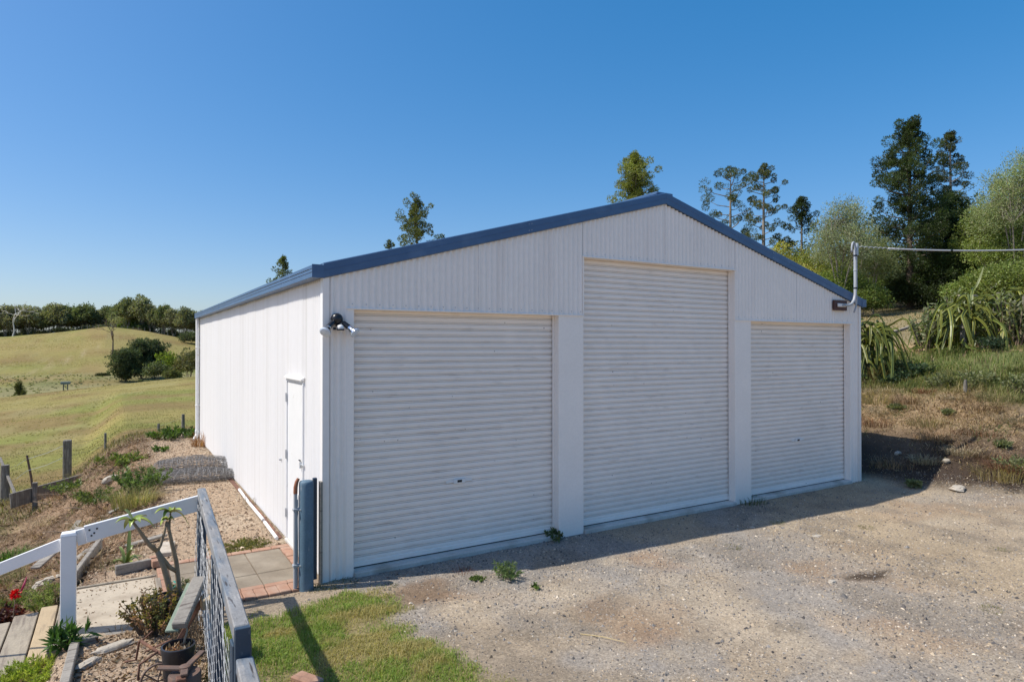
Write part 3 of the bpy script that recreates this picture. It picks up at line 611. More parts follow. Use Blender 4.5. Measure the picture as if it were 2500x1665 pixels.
def hexmesh(p0, p1, h0, h1, cell, off, r_, rng):
    mb = MB(); L = (p1 - p0).length; ex = (p1 - p0).normalized(); nx_ = Vector((ex.y, -ex.x, 0)); n = int(L / cell); rows = int((h1 - h0) / (cell * .75))
    def pt(i, j):
        u = (i + (.5 if j % 2 else 0)) * cell; v = h0 + j * cell * .75; wv = .012 * math.sin(u * 3.1 + v * 4) + .006 * math.sin(u * 11)
        return p0 + ex * (u + .006 * math.sin(v * 9 + u)) + Vector((0, 0, v + .006 * math.sin(u * 7))) + nx_ * (off + wv)
    for j in range(rows):
        for i in range(n):
            a = pt(i, j); top = a + Vector((0, 0, cell * .32)); mb.tube([a, top], r_ * 1.5, 3, False)
            if j % 2 == 0: l, q = (i - 1, j + 1), (i, j + 1)
            else: l, q = (i, j + 1), (i + 1, j + 1)
            for s_ in (l, q):
                if s_[0] >= 0: mb.tube([top, pt(*s_)], r_, 3, False)
    return mb
tag(hexmesh(fpt(0), fpt(1), .08, 1.03, .11, .042, .0012, rg).build('wire_mesh', M['wire'], fe), kind='stuff')
tag(hexmesh(Vector((-.17, -3.45, 0)), Vector((-.27, -5.3, 0)), .1, .9, .11, .042, .0012, rg).build('wire_mesh', M['wire'], fe), kind='stuff')

# ------------------------------------------------------------------ white handrail, landing, steps
wh = thing('handrail', 'white painted timber handrail with one square post by the garden steps', 'handrail', (-2.20, -.06, 0))
MB().bbox((-.056, -.056, -.3), (.056, .056, .838), .004).build('post', M['white_paint'], wh)
MB().add([(-.058, -.058, .839), (.058, -.058, .839), (.058, .058, .839), (-.058, .058, .839), (-.05, -.05, .858), (.05, -.05, .862), (.05, .05, .862), (-.05, .05, .858)], [(4, 5, 6, 7), (0, 1, 5, 4), (1, 2, 6, 5), (2, 3, 7, 6), (3, 0, 4, 7)]).build('post_cap', M['white_paint'], wh)
rl = MB().beam((.12, -.02, .83), (1.045, .02, .985), .034, .145, .003).build('rail', M['white_paint'], wh)
MB().beam((.055, .005, .80), (.26, .013, .838), .030, .135, .003).build('splice', M['white_paint'], wh)
mb = MB()
for dx, dz in ((.15, .03), (.165, -.02), (.185, .0), (.205, .035)): mb.lathe([(.008, 0), (.008, .003)], 8, Matrix.Translation((dx, -.036, .835 + dz)) @ Mx)
tag(mb.build('bolt_heads', M['dark'], wh), kind='stuff')
MB().beam((-.05, .0, .765), (-1.35, .45, .235), .036, .10, .003).build('lower_rail', M['white_paint'], wh)
MB().bbox((-1.44, .41, -1.2), (-1.33, .52, .27), .004).build('post', M['white_paint'], wh)
ld = thing('landing', 'sandy coloured flat landing between the white post and the potted plants', 'landing', (0, 0, 0))
MB().bbox((-2.21, -.22, -.16), (-1.49, 1.07, .006), .008).build('platform', M['landing'], ld)
MB().bbox((-2.335, -.30, -.26), (-1.49, -.226, .001), .005).build('edge_sleeper', M['timber_grey'], ld); MB().bbox((-2.30, -.304, -.11), (-2.12, -.3005, -.102), .001).build('crack', M['dark'], ld)
MB().bbox((-1.505, .18, -.02), (-1.455, .95, .03), .004).build('edge_strip', M['timber'], ld)
MB().bbox((-2.20, 1.075, -.14), (-1.49, 1.11, .02), .004).build('edge_strip', M['timber'], ld)
stp = thing('timber_steps', 'weathered timber plank steps going down beside the white post', 'steps', (0, 0, 0))
for x0, x1, z, ya, yb, m_ in ((-2.325, -2.222, -.085, -.215, 1.02, 'timber'), (-2.475, -2.34, -.10, -.30, 1.03, 'timber_pale'), (-2.69, -2.497, -.145, -.31, 1.05, 'timber'), (-2.90, -2.715, -.19, -.30, 1.04, 'timber'), (-3.12, -2.925, -.26, -.30, 1.04, 'timber')):
    T = Matrix.Translation(((x0 + x1) / 2, 0, z)) @ Matrix.Rotation(rg.uniform(-.02, .02), 4, 'Y'); h_ = (x1 - x0) / 2
    MB().bbox((-h_, ya, -.045), (h_, yb, 0), .006, T).build('plank', M[m_], stp)
for yy in (.02, .75): MB().beam((-2.24, yy, -.18), (-3.12, yy, -.34), .05, .08, .004).build('bearer', M['timber_grey'], stp)
def log(name, label, a, b, wd, ht, m='timber_grey', cat='timber', group=None, roll=(0, 0, 1)):
    a = Vector(a); b = Vector(b); o = MB().beam(Vector((0, 0, 0)), b - a, wd, ht, .007, roll).build(name, M[m]); o.location = a; return tag(o, label, cat, group)
log('sleeper', 'short grey timber lying diagonally in front of the white post', (-2.135, -.42, .02), (-2.16, -1.25, .05), .065, .08)
log('sleeper', 'small timber block end beside the landing edge', (-2.10, -.40, .02), (-1.98, -.37, .02), .07, .07)
lg_ = thing('bed_edging', 'stacked grey timber edging of the small bed behind the landing', 'edging', (-1.64, 1.36, 0))
for z0, dy in ((-.05, 0), (.055, .02)): MB().beam((-.22, -.02 + dy, z0), (.22, .06 + dy, z0), .045, .10, .006).build('sleeper', M['timber_grey'], lg_)
log('sleeper', 'leaning weathered timber edging behind the white post', (-2.26, 1.45, -.04), (-2.02, 2.55, .05), .05, .15)
log('sleeper', 'dark timber offcut on the mulch slope behind the white rail', (-1.80, 3.25, .0), (-1.40, 3.45, .05), .06, .14)
log('sleeper', 'small upright timber end beside the gravel walk', (-1.42, 3.3, -.1), (-1.42, 3.32, .18), .05, .06)
log('sleeper', 'grey paling half buried among the dry litter', (-2.75, 3.6, -.42), (-2.3, 4.6, -.2), .12, .03)
o = log('sleeper', 'grey stone-like slab lying on the gravel walk behind the plant', (-1.37, 1.78, .02), (-1.30, 2.25, .02), .15, .06, 'rock')
rb = thing('retaining_board', 'long dark timber retaining board on the slope by the paddock', 'edging', (0, 0, 0))
ra = at(25, 1205, -.95); rb2 = at(215, 1155, -.80)
MB().beam((ra[0], ra[1], -1.12), (rb2[0], rb2[1], -.95), .05, .34, .006).build('board', M['old_post'], rb); e_ = ra + (rb2 - ra) * .3; MB().bbox((e_[0] - .05, e_[1] - .12, -1.6), (e_[0] + .05, e_[1] - .02, -.78), .006).build('stake', M['old_post'], rb)

# ------------------------------------------------------------------ white pipe and wire rolls along the wall
wp = thing('drain_pipe', 'white plastic pipe lying along the foot of the side wall', 'pipe', (0, 0, 0))
MB().tube([(-.085, 4.95, .035), (-.10, 3.9, .03), (-.10, 2.75, .03)], .022, 10).build('pipe', M['pvc'], wp, True, ang=50); MB().tube([(-.105, 2.62, .03), (-.12, 1.75, .03)], .022, 10).build('pipe', M['pvc'], wp, True, ang=50)
MB().bbox((-.10, 1.8, -.02), (-.035, 6.2, .018), .004).build('board', M['rust'], None); bo = bpy.data.objects['board.001'] if 'board.001' in bpy.data.objects else bpy.data.objects['board']
bo.name = 'rusty_batten'; tag(bo, 'rust brown batten lying between the white pipe and the wall', 'batten')
def wire_roll(label, c, L, r_, rz, turns, seed):
    sag = lambda x: .62 + .38 * math.cos(x / L * 2.7)
    o = thing('wire_roll', label, 'wire roll', c, 'rolls of wire netting beside the wall', rz); mb = MB(); rr = random.Random(seed)
    nl = int(L / .10)
    for t in range(turns):
        rad = r_ * (.42 + .58 * (t + 1) / turns)
        for i in range(nl + 1):
            x = -L / 2 + L * i / nl + rr.uniform(-.015, .015); ph = rr.uniform(0, 6)
            mb.tube([(x + .03 * math.sin(a * 2 + ph), rad * math.cos(a) * 1.45 * sag(x), (r_ * .62 + rad * .62 * math.sin(a)) * sag(x)) for a in np.linspace(0, 2 * math.pi, 15)], .0035, 3, False)
        for a in np.linspace(0, 2 * math.pi, 17)[:-1] + rr.uniform(0, .3):
            mb.tube([(x, rad * math.cos(a + .25 * math.sin(x * 7 + t)) * 1.45 * sag(x), (r_ * .62 + rad * .62 * math.sin(a + .25 * math.sin(x * 7 + t))) * sag(x)) for x in np.linspace(-L / 2, L / 2, 14)], .0035, 3, False)
    tag(mb.build('netting', M['wire_old'], o), kind='stuff'); return o
wire_roll('grey roll of wire netting on the gravel, the nearer of the two', (-.66, 6.25, .0), 1.35, .20, -.16, 4, 1); wire_roll('grey roll of wire netting by the wall, the farther of the two', (-.52, 7.25, .02), 1.40, .24, -.30, 4, 2)

# ------------------------------------------------------------------ trees
def treething(name, label, loc, group=None, cat='tree'): return thing(name, label, cat, loc, group)
def clump(rng, c, rad, n, L, W, base, var, up=.25, outward=.6, squash=.7):
    """n leaves in an ellipsoidal clump"""
    d = unit(rng.normal(size=(n, 3))); r_ = rng.uniform(.25, 1, (n, 1)) ** .5; P = c + d * r_ * rad * np.array([1, 1, squash])
    D = unit(d * outward + rng.normal(size=(n, 3)) * .6 + np.array([0, 0, up]))
    col = base * (1 + rng.normal(size=(n, 1)) * var) * (1 + rng.normal(size=(n, 3)) * .06)
    return P, D, rng.uniform(.6, 1.2, n) * L, rng.uniform(.7, 1.2, n) * W, col
class Leaves:
    def __init__(s): s.a = []
    def add(s, t): s.a.append(t)
    def build(s, name, m, parent, rng, fold=.25, loc=None):
        P, D, L, W, C_ = [np.concatenate([np.asarray(t[k]) for t in s.a]) for k in range(5)]
        V, c = leafsoup(P, D, L, W, C_, rng, fold); return soup(name, V, 4, c, M[m], parent, loc=loc)
def hoop_pine(H, R_, seed, base, zlo=.15, nbr=46, tuft=.42, tl=60, bare=.5, dense=1.0, tip=1.0, bark='bark', leafL=.15, shp=4.2):
    """straight trunk, upswept branches, rounded tufts of needles gathered at the branch ends"""
    rng = np.random.default_rng(seed); mb = MB(); lv = Leaves(); base = np.array(base)
    mb.tube([(0.02 * H * math.sin(t * 3 + seed) * t * (1 - t), 0, H * t) for t in np.linspace(-.05, .985, 12)], [.017 * H * (1 - t) ** .8 + .012 for t in np.linspace(0, .985, 12)], 8)
    for i in range(nbr):
        t = zlo + (1 - zlo) * ((i + rng.uniform(0, 1)) / nbr) ** .9; z = H * t; a = i * 2.399 + rng.uniform(-.5, .5)
        R1 = R_ * min(1, (1 - t) * shp + .16) * rng.uniform(.5, 1.12); up = rng.uniform(.05, .55) + .5 * t
        d = np.array([math.cos(a), math.sin(a), 0]); p0 = np.array([0, 0, z]); p1 = p0 + d * R1 * .6 + UP * R1 * up * .25; p2 = p0 + d * R1 + UP * R1 * up * .75
        mb.tube([p0, p1, p2], [.016 * R_ + .012, .010 * R_ + .008, .006], 4, False)
        nt_ = max(2, int((2 + R1 * 2.0) * dense))
        for k in range(nt_):
            u = bare + (1.05 - bare) * (k + rng.uniform(.2, 1)) / nt_; u = min(u, 1.05); q = (p0 * (1 - u) + p1 * u * 1.0) if u < .6 else p1 + (p2 - p1) * (u - .6) / .4
            q = q + rng.normal(size=3) * np.array([1, 1, .5]) * .18 * R1 * (.4 + u * .6); rr = tuft * rng.uniform(.6, 1.15) * (.65 + .35 * min(1, R1 / R_))
            cb_ = base * rng.uniform(.68, 1.35); lv.add(clump(rng, q, rr * .82, int(tl * 1.35 * rng.uniform(.7, 1.2)), leafL * 1.1, leafL * .40, cb_, .16, .35, 1.0, .85))
    for k in range(int(5 * tip)): lv.add(clump(rng, np.array([rng.normal() * .10 * R_, rng.normal() * .10 * R_, H * (1 - .035 * k)]), tuft * .5, int(tl * .5), leafL, leafL * .26, base * rng.uniform(.9, 1.25), .15, .9, .7, 1.2))
    return mb, lv, rng
def broadleaf(H, R_, seed, base, n=34, crown=.45, leafL=.16, leafW=.07, per=150, rad=.9, var=.16, trunkr=.02, top=1.0, spread=1.0, up=.2, flat=.75):
    rng = np.random.default_rng(seed); mb = MB(); lv = Leaves(); base = np.array(base)
    fork = H * (1 - crown) * .8; mb.tube([(0, 0, -.3), (.03 * H, .01 * H, fork * .55), (.0, .02 * H, fork)], [trunkr * H * 1.25, trunkr * H, trunkr * H * .8], 8)
    nm = 6; mains = []
    for i in range(nm):
        a = i * 2 * math.pi / nm + rng.uniform(-.4, .4); e = np.array([math.cos(a) * R_ * .62 * rng.uniform(.5, 1), math.sin(a) * R_ * .62 * rng.uniform(.5, 1), H * (1 - crown * rng.uniform(.25, .75))])
        s0 = np.array([0, .02 * H, fork * rng.uniform(.75, 1)]); mid = s0 * .5 + e * .5 + np.array([0, 0, .05 * H]); mb.tube([s0, mid, e], [trunkr * H * .5, trunkr * H * .33, trunkr * H * .16], 6, False); mains.append((s0, mid, e))
    for i in range(n):
        d = unit(rng.normal(size=3)); d[2] = abs(d[2]) * 1.1 - .35; rr = rng.uniform(.45, 1.0)
        c = np.array([d[0] * R_ * rr * spread, d[1] * R_ * rr * spread, H * (1 - crown / 2) + d[2] * H * crown * .5 * rr * top])
        s0, mid, e = mains[int(rng.integers(nm))]; mb.tube([e * .6 + mid * .4, (e + c) / 2 + np.array([0, 0, .02 * H]), c], [trunkr * H * .18, trunkr * H * .1, .01], 4, False)
        lv.add(clump(rng, c, rad * rng.uniform(.6, 1.2), int(per * rng.uniform(.6, 1.2)), leafL, leafW, base * rng.uniform(.7, 1.32), var, up, .5, flat))
    return mb, lv, rng
def finish(label, name, loc, parts, bark='bark', leaf='leaf', group=None, rz=0):
    mb, lv, rng = parts; o = treething(name, label, loc, group); o.rotation_euler = (0, 0, rz)
    mb.build('trunk', M[bark], o, True); lv.build('crown', leaf, o, rng); return o
def stand(px, depth): 
    p = far(px, 843.7, depth); return p[0], p[1], float(hz(p[0], p[1])) - .1
def topz(py, depth): return CAM[2] + depth * (843.7 - py) / FPX
def H_for(px, py, depth): x, y, z = stand(px, depth); return (x, y, z), topz(py, depth) - z
DKG = (.055, .082, .028); OLV = (.115, .135, .036); YLG = (.38, .36, .07); SIL = (.27, .30, .18)
loc, h = H_for(690, 628, 46); finish('small pine top showing above the left part of the roof', 'hoop_pine', loc, hoop_pine(h, 1.0, 11, OLV, .55, 30, .30, 60, .45, 1.0, 1, leafL=.13), 'bark')
loc, h = H_for(1016, 484, 44); finish('open pine with a thin pointed tip behind the roof left of the ridge', 'hoop_pine', loc, hoop_pine(h, 1.55, 12, (.14, .16, .04), .5, 34, .36, 80, .35, 1.0, 1, leafL=.13), 'bark')
loc, h = H_for(1080, 578, 52); finish('low dark treetop just breaking the roof line beside the pointed pine', 'hoop_pine', loc, hoop_pine(h, 1.3, 13, DKG, .6, 16, .30, 50, .4, .8, 1), 'bark')
loc, h = H_for(950, 590, 50); finish('tiny treetop sprig breaking the roof line left of the pointed pine', 'hoop_pine', loc, hoop_pine(h, .8, 23, OLV, .7, 12, .26, 50, .4, .8, 1), 'bark')
loc, h = H_for(1550, 378, 47); finish('dense bright green pine behind the ridge of the roof', 'hoop_pine', loc, hoop_pine(h, 1.6, 14, (.20, .22, .05), .6, 66, .42, 90, .25, 1.1, 1, leafL=.13), 'bark_pale')
loc, h = H_for(1785, 416, 48); finish('open-branched pine right of the ridge, the left one of a pair', 'hoop_pine', loc, hoop_pine(h, 2.05, 15, (.09, .11, .033), .42, 26, .44, 130, .74, .6, 1, leafL=.11), 'bark_pale')
loc, h = H_for(1866, 408, 46); finish('tall bare-trunked pine right of the ridge, the right one of a pair', 'hoop_pine', loc, hoop_pine(h, 1.5, 16, (.095, .105, .033), .40, 34, .34, 120, .66, .62, 1, leafL=.11), 'bark_pale')
loc, h = H_for(1958, 488, 50); finish('small round-headed pine between the pair of pines and the pale tree', 'hoop_pine', loc, hoop_pine(h, 1.15, 17, (.05, .068, .02), .70, 18, .36, 80, .5, .9, 1), 'bark')
loc, h = H_for(1915, 590, 44); finish('leaning thin pine below the small round-headed one', 'hoop_pine', loc, hoop_pine(h, 1.3, 27, (.055, .07, .02), .5, 12, .28, 60, .75, .6, 1), 'bark_pale')
loc, h = H_for(2222, 300, 36); finish('tallest dark pine with rounded tufts on the right', 'hoop_pine', loc, hoop_pine(h, 2.0, 18, (.068, .098, .032), .10, 92, .46, 170, .50, .74, 1, leafL=.11, shp=2.6), 'bark')
loc, h = H_for(2322, 326, 43); finish('slender pine with a bare upper trunk right of the tallest pine', 'hoop_pine', loc, hoop_pine(h, 1.35, 19, (.085, .098, .033), .25, 50, .36, 130, .58, .6, 1, leafL=.11, shp=3), 'bark_pale')
loc, h = H_for(2318, 480, 38); finish('dark bushy pine below the slender one on the right', 'hoop_pine', loc, hoop_pine(h, 1.7, 29, (.05, .075, .024), .12, 60, .42, 90, .3, 1.0, .5, shp=3), 'bark')
loc, h = H_for(2058, 462, 33); finish('pale silvery wattle left of the tallest pine', 'wattle_tree', loc, broadleaf(h, 1.75, 31, SIL, 90, .82, .12, .032, 220, .62, .16, .012, 1.0, .85, .55, .8), 'bark_pale', 'leaf_dull')
loc, h = H_for(2130, 560, 35); finish('grey-green wattle in front of the tallest pine', 'wattle_tree', loc, broadleaf(h, 1.6, 32, (.21, .24, .11), 80, .82, .12, .032, 210, .60, .16, .012, 1.0, .85, .5, .8), 'bark_pale', 'leaf_dull')
loc, h = H_for(2490, 338, 31); finish('tall pale wattle at the right edge of the picture', 'wattle_tree', loc, broadleaf(h, 2.1, 33, (.30, .345, .165), 120, .86, .12, .032, 220, .62, .16, .012, 1.0, .9, .5, .8), 'bark_pale', 'leaf_dull')
loc, h = H_for(2430, 470, 34); finish('mid green tree in front of the pale wattle at the right edge', 'forest_tree', loc, broadleaf(h, 2.0, 34, (.19, .235, .06), 110, .86, .16, .06, 140, .66, .18, .012, 1.0, .95, .1, .8), 'bark_pale')
for px, py, dp, r_, sd, cl, lab in (
    (2470, 415, 34, 1.8, 57, (.25, .31, .08), 'bright green tree filling the right edge of the forest'), (2440, 540, 32, 1.5, 58, (.20, .25, .06), 'bright green bushy tree below the right wattle'), (2370, 470, 39, 1.5, 59, (.17, .20, .055), 'yellow-green tree right of the slender pine'),
    (2395, 665, 28, 1.2, 85, (.20, .255, .065), 'bright leafy bush left of the right edge below the cable'), (2450, 640, 27, 1.3, 86, (.23, .28, .075), 'bright leafy bush near the right edge below the cable'), (2505, 625, 27, 1.3, 87, (.19, .24, .06), 'leafy bush cut by the right edge below the cable'), (2300, 600, 36, 1.5, 88, (.10, .14, .04), 'deep green tree between the tallest pine and the right wattle'),
    (1905, 575, 38, 1.44, 41, YLG, 'yellow-green bushy tree just right of the roof slope'), (1985, 590, 36, 1.49, 42, (.32, .34, .075), 'light green bushy tree beside the yellow-green one'),
    (2050, 640, 34, 1.44, 43, (.23, .29, .065), 'leafy green understorey tree behind the conduit mast'), (2035, 585, 43, 1.84, 44, (.17, .21, .06), 'mid green tree behind the wattles'),
    (2150, 650, 39, 1.72, 45, (.12, .165, .045), 'dark leafy tree at the foot of the tallest pine'), (2240, 640, 38, 1.72, 46, (.055, .078, .024), 'very dark understorey tree under the cable'),
    (2330, 640, 37, 1.72, 47, (.11, .15, .042), 'dark understorey tree right of the tallest pine'), (2420, 610, 36, 1.72, 48, (.15, .195, .05), 'green understorey tree near the right edge'),
    (2500, 600, 35, 1.84, 49, (.17, .21, .06), 'light green understorey tree cut by the right edge'), (2390, 540, 42, 1.84, 50, (.19, .20, .05), 'yellowish tree between the slender pine and the right wattle'),
    (2200, 690, 36, 1.26, 51, (.05, .07, .02), 'low dark thicket tree under the cable'), (2290, 700, 35, 1.26, 52, (.045, .065, .02), 'low dark thicket tree right of the first thicket'),
    (2370, 690, 34, 1.26, 53, (.06, .085, .025), 'low leafy thicket tree behind the rail fence'), (2460, 690, 33, 1.26, 54, (.075, .10, .03), 'low leafy thicket tree near the right edge'),
    (1940, 640, 33, 1.15, 55, (.34, .32, .065), 'yellowish shrub tree close behind the roof slope'), (2110, 700, 33, 1.03, 56, (.20, .26, .065), 'green shrub tree right of the mast')):
    loc, h = H_for(px, py, dp); finish(lab, 'forest_tree', loc, broadleaf(h, r_, sd, cl, 50, .84, .115, .052, 210, .58, .22, .010, 1.0, 1.0, .1, .85), 'bark_pale' if sd % 3 else 'bark', group='trees of the forest edge')
# a mass of scrub closing the forest behind those trees
def forest_mass():
    rng = np.random.default_rng(77); lv = Leaves()
    for k in range(260):
        px = rng.uniform(1890, 2620); dp = rng.uniform(40, 56); p = far(px, 843, dp); z = float(hz(p[0], p[1])) + abs(rng.normal()) * 2.2 + rng.uniform(0, 2.0)
        lv.add(clump(rng, np.array([p[0], p[1], z]), rng.uniform(.7, 1.3), 110, .26, .12, np.array([.075, .105, .034]) * rng.uniform(.6, 1.5), .2, .1, .5, .8))
    o = lv.build('forest_scrub', 'leaf_dull', None, rng); tag(o, 'dark scrub closing the gaps behind the forest edge', 'scrub', kind='stuff')
forest_mass()

# ------------------------------------------------------------------ far valley on the left: eucalypts, pines, dead trees
def euc_mesh(seed, base):
    H = 16.; mb, lv, rng = broadleaf(H, 4.4, seed, base, 64, .86, 1.0, .42, 40, 1.5, .2, .010, 1.0, 1.0, .15, .8); return mb, lv, rng
protos = []
def first(k):
    cl = [(.23, .24, .125), (.19, .21, .105), (.26, .26, .14), (.17, .20, .09), (.24, .24, .145)][k]
    o = finish('grey-green eucalypt in the line of trees along the far ridge', 'eucalypt', (0, 0, 0), euc_mesh(200 + k, cl), 'bark_grey', 'leaf_dull', 'eucalypts along the far ridge'); protos.append(o); return o
rr_ = random.Random(5); ne = 0
for px in list(range(-70, 560, 11)):
    for row in range(2):
        pxx = px + rr_.uniform(-7, 7); dpt = 350 + row * 20 + rr_.uniform(-6, 6) - 14 * max(0, min(1, (150 - px) / 80))
        if 150 < pxx < 300 and row == 0: dpt += 14
        if pxx > 330: dpt -= (pxx - 330) * .10
        k = rr_.randrange(5); o = first(len(protos)) if len(protos) < 5 else copy_tree(protos[k])
        p = far(pxx, 843, dpt); sc_ = rr_.uniform(.88, 1.25) * (1.12 if 120 < pxx < 180 or 300 < pxx < 350 else 1); o.location = (p[0], p[1], float(hz(p[0], p[1])) - .4); o.scale = (sc_ * rr_.uniform(.85, 1.1), sc_ * rr_.uniform(.85, 1.1), sc_); o.rotation_euler = (0, 0, rr_.uniform(0, 6.28)); ne += 1
def ridge_scrub():
    rng = np.random.default_rng(79); lv = Leaves()
    for k in range(700):
        px = rng.uniform(-60, 520); dp = rng.uniform(350, 372) - max(0, px - 330) * .10 - 16 * max(0, min(1, (150 - px) / 80)); p = far(px, 843, dp); z = float(hz(p[0], p[1])) + rng.uniform(.0, 4.0)
        lv.add(clump(rng, np.array([p[0], p[1], z]), rng.uniform(1.0, 1.9), 46, .9, .4, np.array([.13, .145, .075]) * rng.uniform(.6, 1.4), .2, .1, .5, .9))
    tag(lv.build('ridge_scrub', 'leaf_dull', None, rng), 'dark undergrowth below the eucalypts on the far ridge', 'scrub', kind='stuff')
ridge_scrub()
def far_tree(px, py, dp, r_, cl, lab, seed, name='valley_tree', leaf='leaf_dull', crown=.85, n=40, rad=.22, bark='bark'):
    loc, h = H_for(px, py, dp); return finish(lab, name, loc, broadleaf(h, r_, seed, cl, n, crown, r_ * .16, r_ * .075, 70, r_ * rad * 1.5, .2, .014, 1.0, 1.0, .1, .85), bark, leaf)
def far_pine(px, py, dp, r_, cl, lab, seed):
    loc, h = H_for(px, py, dp); return finish(lab, 'pine_tree', loc, hoop_pine(h, r_, seed, cl, .10, 70, r_ * .27, 26, .25, .8, .5, leafL=r_ * .16), 'bark', 'leaf_dull')
far_pine(307, 858, 172, 3.3, (.085, .11, .055), 'dark pine at the left end of the clump in the valley', 61); far_pine(345, 834, 180, 3.5, (.10, .125, .065), 'tallest dark pine in the middle of the valley clump', 62)
far_pine(378, 836, 184, 3.3, (.07, .095, .05), 'dark pine at the back of the valley clump', 63); far_tree(408, 854, 170, 3.7, (.20, .26, .04), 'bright green rounded tree in the valley clump', 64)
far_tree(385, 880, 166, 3.6, (.125, .145, .07), 'grey-green bush in front of the bright green tree in the valley', 65); far_tree(420, 892, 164, 2.8, (.15, .17, .07), 'olive bush low in the valley clump', 66)
far_tree(462, 842, 160, 4.0, (.18, .175, .08), 'olive tree beside the far corner of the shed', 67); far_tree(440, 868, 175, 3.0, (.14, .16, .05), 'yellowish bush behind the olive tree', 68)
far_tree(252, 915, 188, 2.2, (.075, .085, .042), 'low creek bush left of the valley pines', 69); far_tree(228, 922, 190, 1.6, (.08, .09, .045), 'small creek bush nearest the water trough', 70)
far_tree(308, 803, 332, 3.2, (.08, .11, .04), 'small round dark tree alone on the far hill', 71); far_tree(322, 774, 352, 8.0, (.15, .22, .04), 'broad bright green tree on the far ridge', 72); far_tree(346, 793, 345, 6.0, (.09, .115, .055), 'dark rounded tree beside the bright one on the ridge', 73)
far_tree(331, 805, 330, 2.6, (.14, .12, .09), 'small bare grey bush on the far hill', 74, leaf='leaf_dull'); far_tree(468, 812, 300, 6, (.10, .12, .06), 'dark rounded tree at the right end of the far ridge', 75); far_tree(150, 800, 338, 3.4, (.05, .062, .035), 'dark shrub beside the far pale building', 76)
loc, h = H_for(47, 921, 128); finish('narrow columnar shrub beyond the crest of the paddock', 'columnar_shrub', loc, broadleaf(max(h, 3.2), .62, 77, (.10, .105, .04), 34, .95, .35, .12, 60, .42, .2, .02, 1.0, 1.0, .9, 1.3), 'bark', 'leaf_dull')
loc, h = H_for(60, 938, 127); finish('thin companion stem beside the columnar shrub', 'columnar_shrub', loc, broadleaf(max(h, 2.0), .3, 78, (.10, .105, .04), 14, .95, .3, .1, 40, .3, .2, .02, 1.0, 1.0, .9, 1.3), 'bark', 'leaf_dull')
def dead_tree(px, py, dp, seed, bark, lab, leaves=None, spread=.35, wide=1.0, rk=1.0):
    loc, h = H_for(px, py, dp); rng = np.random.default_rng(seed); mb = MB(); tips = []
    def grow(p, d, L, r_, lev):
        q = p + d * L; m_ = p + d * L * .5 + rng.normal(size=3) * L * .06; mb.tube([p, m_, q], [r_, r_ * .8, r_ * .62], 6 if lev < 2 else 4, False)
        if lev >= 5: tips.append(q); return
        for k in range(2 if lev else 3):
            e = unit(d * 1.0 + rng.normal(size=3) * spread * (1.2 if lev else 1.0) + np.array([0, 0, .12])); grow(q, e, L * rng.uniform(.6, .82) * (.72 if lev == 0 else 1), r_ * .70, lev + 1)
    grow(np.zeros(3), np.array([.03, 0, 1.]), h * .30, h * .016 * rk, 0)
    V = np.array(mb.v); k = h / V[:, 2].max(); mb.v = [(v[0] * wide * k, v[1] * wide * k, v[2] * k) for v in mb.v]
    o = treething('dead_tree', lab, loc); mb.build('trunk', M[bark], o, True)
    if leaves:
        lv = Leaves()
        for t in tips:
            if t[2] * k > h * .78 and rng.uniform() < .5 and math.hypot(t[0], t[1]) * k < h * .16: lv.add(clump(rng, np.array([t[0] * wide * k, t[1] * wide * k, t[2] * k]), 1.5, 46, .7, .3, np.array(leaves) * rng.uniform(.8, 1.3), .2, .2, .5, .7))
        lv.build('crown', 'leaf_dull', o, rng)
    return o
dead_tree(274, 776, 235, 91, 'twig', 'half-dead eucalypt with bare lower branches standing alone in the valley', (.22, .22, .11), .40, 1.3, .85)
dead_tree(30, 735, 318, 94, 'bark_white', 'white dead tree with twisted bare branches at the left edge', None, .5, 1.35, .7)
# far building, trough, ridge fence
fb = thing('farm_building', 'tiny pale farm building among the trees on the far ridge', 'building', (0, 0, 0)); p = far(138, 808, 343); zz = float(hz(p[0], p[1])); fb.location = (p[0], p[1], zz)
MB().box((-1.6, -2, -1), (1.6, 2, 1.7)).build('wall', mat('far_wall', (.62, .54, .45), .8), fb); MB().add([(-1.9, -2.3, 1.701), (1.9, -2.3, 1.701), (1.9, 2.3, 1.701), (-1.9, 2.3, 1.701), (0, -2.3, 2.6), (0, 2.3, 2.6)], [(0, 1, 4), (3, 5, 2), (0, 4, 5, 3), (1, 2, 5, 4), (0, 3, 2, 1)]).build('roof', mat('far_roof', (.42, .40, .38), .6), fb)
p = far(160, 940, 150); zt_ = topz(938, 150); tr = thing('water_trough', 'grey-green trough stand on the flat beyond the near paddock', 'trough', (p[0], p[1], zt_ - .9)); 
MB().bbox((-.95, -.6, .9), (.95, .6, 1.5), .05).build('tank', M['trough'], tr)
for sx in (-.5, .3): MB().bbox((sx, -.3, -2.5), (sx + .2, .3, .899), .02).build('leg', M['old_post'], tr)
rf = thing('ridge_fence', 'line of small fence posts crossing the top of the far hill', 'fence', (0, 0, 0))
for k in range(18):
    px = 185 + k * 14; dp = 322 - abs(px - 300) * .06; p = far(px, 843, dp); z = float(hz(p[0], p[1])); MB().bbox((p[0] - .14, p[1] - .14, z - .3), (p[0] + .14, p[1] + .14, z + 1.5), .02).build('post', M['old_post'], rf)

